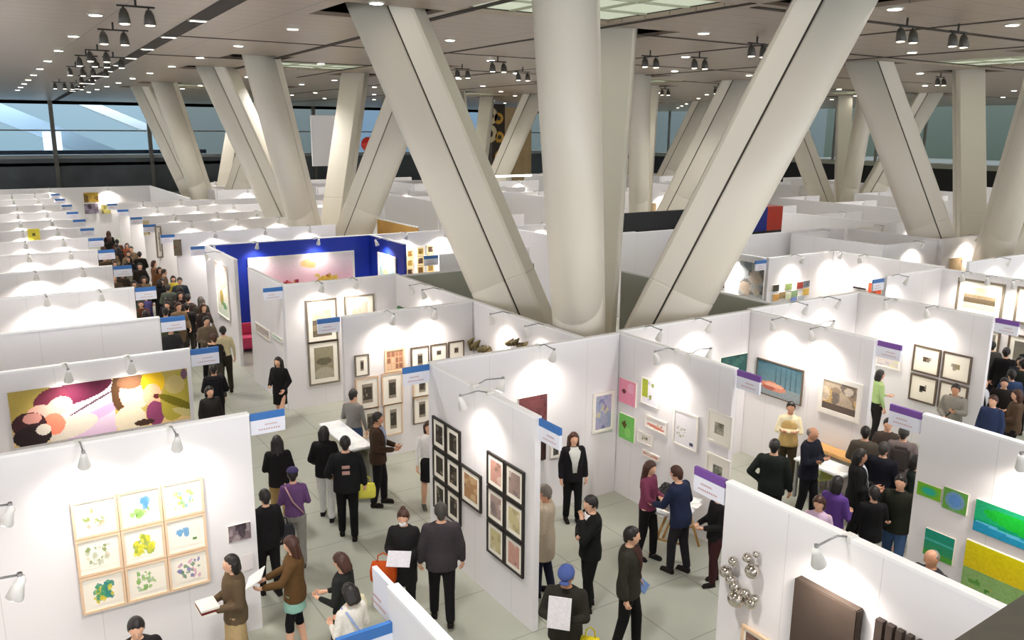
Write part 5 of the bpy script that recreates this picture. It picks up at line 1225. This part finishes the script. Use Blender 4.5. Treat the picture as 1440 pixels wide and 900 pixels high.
def okspot(x, y, r=.48): return all((x-a)**2+(y-b_)**2 > r*r for a, b_ in placed)
names = {(196, 176, 60): 'mustard yellow', (46, 56, 60): 'dark teal', (40, 60, 70): 'dark teal blue', (214, 206, 200): 'white', (150, 70, 36): 'rust orange', (70, 64, 110): 'indigo', (110, 70, 40): 'brown', (90, 96, 84): 'sage grey', (90, 80, 60): 'olive brown', (120, 100, 80): 'tan',
         (60, 40, 30): 'dark brown', (110, 96, 80): 'taupe', (60, 60, 58): 'dark grey', (50, 50, 50): 'charcoal', (100, 80, 70): 'brown grey', (120, 84, 60): 'light brown', (40, 36, 34): 'blackish brown', (54, 50, 44): 'dark olive grey', (34, 34, 36): 'soft black', (60, 56, 60): 'slate grey'}
k = 0
for px, py, col in spots:
    g = G(px, py, 1.66); i = k % 8; k += 1
    x = min(max(g.x, 3.25), 5.5)
    if not okspot(x, g.y): continue
    placed.append((x, g.y)); sp = dict(KINDS[i]); sp.update(top=col, bot=random.choice([(24, 22, 24), (40, 38, 44), (60, 56, 50)]), haircol=random.choice(['black', 'black', 'brown', 'dkgrey']), h=random.uniform(1.58, 1.74))
    person((x, g.y), random.choice([0, 180, 20, 200, 90, 270]), sp, 'small figure in %s among the near part of the aisle crowd' % names.get(col, 'black'), near=False, cache=KC[i])
n = 0; tries = 0
while n < 52 and tries < 4000:
    tries += 1
    y = 23.5+abs(random.gauss(0, 1))*9; x = random.uniform(3.2, 5.4)+.01*(y-20)
    if y > 50 or not okspot(x, y, .5) or any(abs(y-w) < .3 and x < e+.35 for w, e in LW): continue
    placed.append((x, y)); i = random.randrange(8); j = random.randrange(len(TOPS))
    sp = dict(KINDS[i]); sp.update(top=TOPS[j], bot=random.choice([(24, 22, 24), (34, 32, 40), (60, 56, 50), (50, 46, 44)]), haircol=random.choice(['black', 'black', 'black', 'brown']), h=random.uniform(1.58, 1.76))
    person((x, y), random.choice([0, 180, 20, 200, 340]), sp, 'tiny figure in %s in the distant crowd filling the left aisle' % TN[j], group='distant aisle crowd in '+TN[j], near=False, cache=KC[i]); n += 1
n = 0; tries = 0
while n < 16 and tries < 2000:                       # right hand aisle
    tries += 1
    x = random.uniform(17.3, 21.0); y = random.uniform(4.8, 9.6)
    if not okspot(x, y, .5): continue
    placed.append((x, y)); i = random.randrange(8); j = random.randrange(len(TOPS))
    sp = dict(KINDS[i]); sp.update(top=TOPS[j], bot=(26, 24, 26), haircol='black', h=random.uniform(1.58, 1.74))
    person((x, y), random.choice([0, 180, 90, 270]), sp, 'small figure in %s in the crowd at the right edge' % TN[j], group='right edge crowd in '+TN[j], near=False, cache=KC[i]); n += 1
for i, (px, py, c, nm) in enumerate([(1218, 600, (84, 76, 66), 'taupe'), (1290, 640, (24, 34, 30), 'dark green'), (1250, 588, (70, 60, 54), 'brown'), (1200, 690, BLK, 'plain black, lowest one,')]):
    g = G(px, py, 1.64)
    if not okspot(g.x, g.y, .5): continue
    placed.append((g.x, g.y)); sp = dict(KINDS[(i*3+1) % 8]); sp.update(top=c, bot=BLK, haircol='black', h=1.64)
    person((g.x, g.y), [180, 90, 0, 180, 270, 20][i], sp, 'figure in %s in the crowd left of the green paintings wall' % nm, near=False, cache=KC[(i*3+1) % 8])
# distant figures behind the right glass
for i, (px, py) in enumerate(((1418, 200), (1430, 201))):
    d = ray(px, py); tt = (XF+5)/d.x; x, y = d.x*tt, d.y*tt
    sp = dict(KINDS[1]); sp.update(top=BLK, bot=BLK); t, _ = person((x, y), 0, sp, 'dark figure behind the glass at the far right, '+['left', 'right'][i]+' one', near=False, cache=KC[1]); t.location.z = 3.75
boxthing('upper_walkway_floor', (XF+1, -10, 3.3), (XF+14, 60, 3.75), mat('walkway_floor', (90, 92, 88), .6), 'upper walkway floor behind the glass at the far right', 'walkway')

bpy.data.scenes.remove(WORK)
# ------------------------------------------------------------------ light
w = bpy.data.worlds.new('hall_daylight'); scene.world = w; w.use_nodes = True
bg = w.node_tree.nodes['Background']; bg.inputs['Color'].default_value = (.90, .94, 1.0, 1); bg.inputs['Strength'].default_value = 1.05
scene.view_settings.view_transform = 'Standard'; scene.view_settings.look = 'None'; scene.view_settings.gamma = 1; scene.view_settings.use_curve_mapping = False
scene.view_settings.exposure = 1.76
scene.cycles.use_denoising = True
scene.cycles.max_bounces = 7; scene.cycles.diffuse_bounces = 4; scene.cycles.glossy_bounces = 3; scene.cycles.transmission_bounces = 6
scene.cycles.sample_clamp_indirect = 6
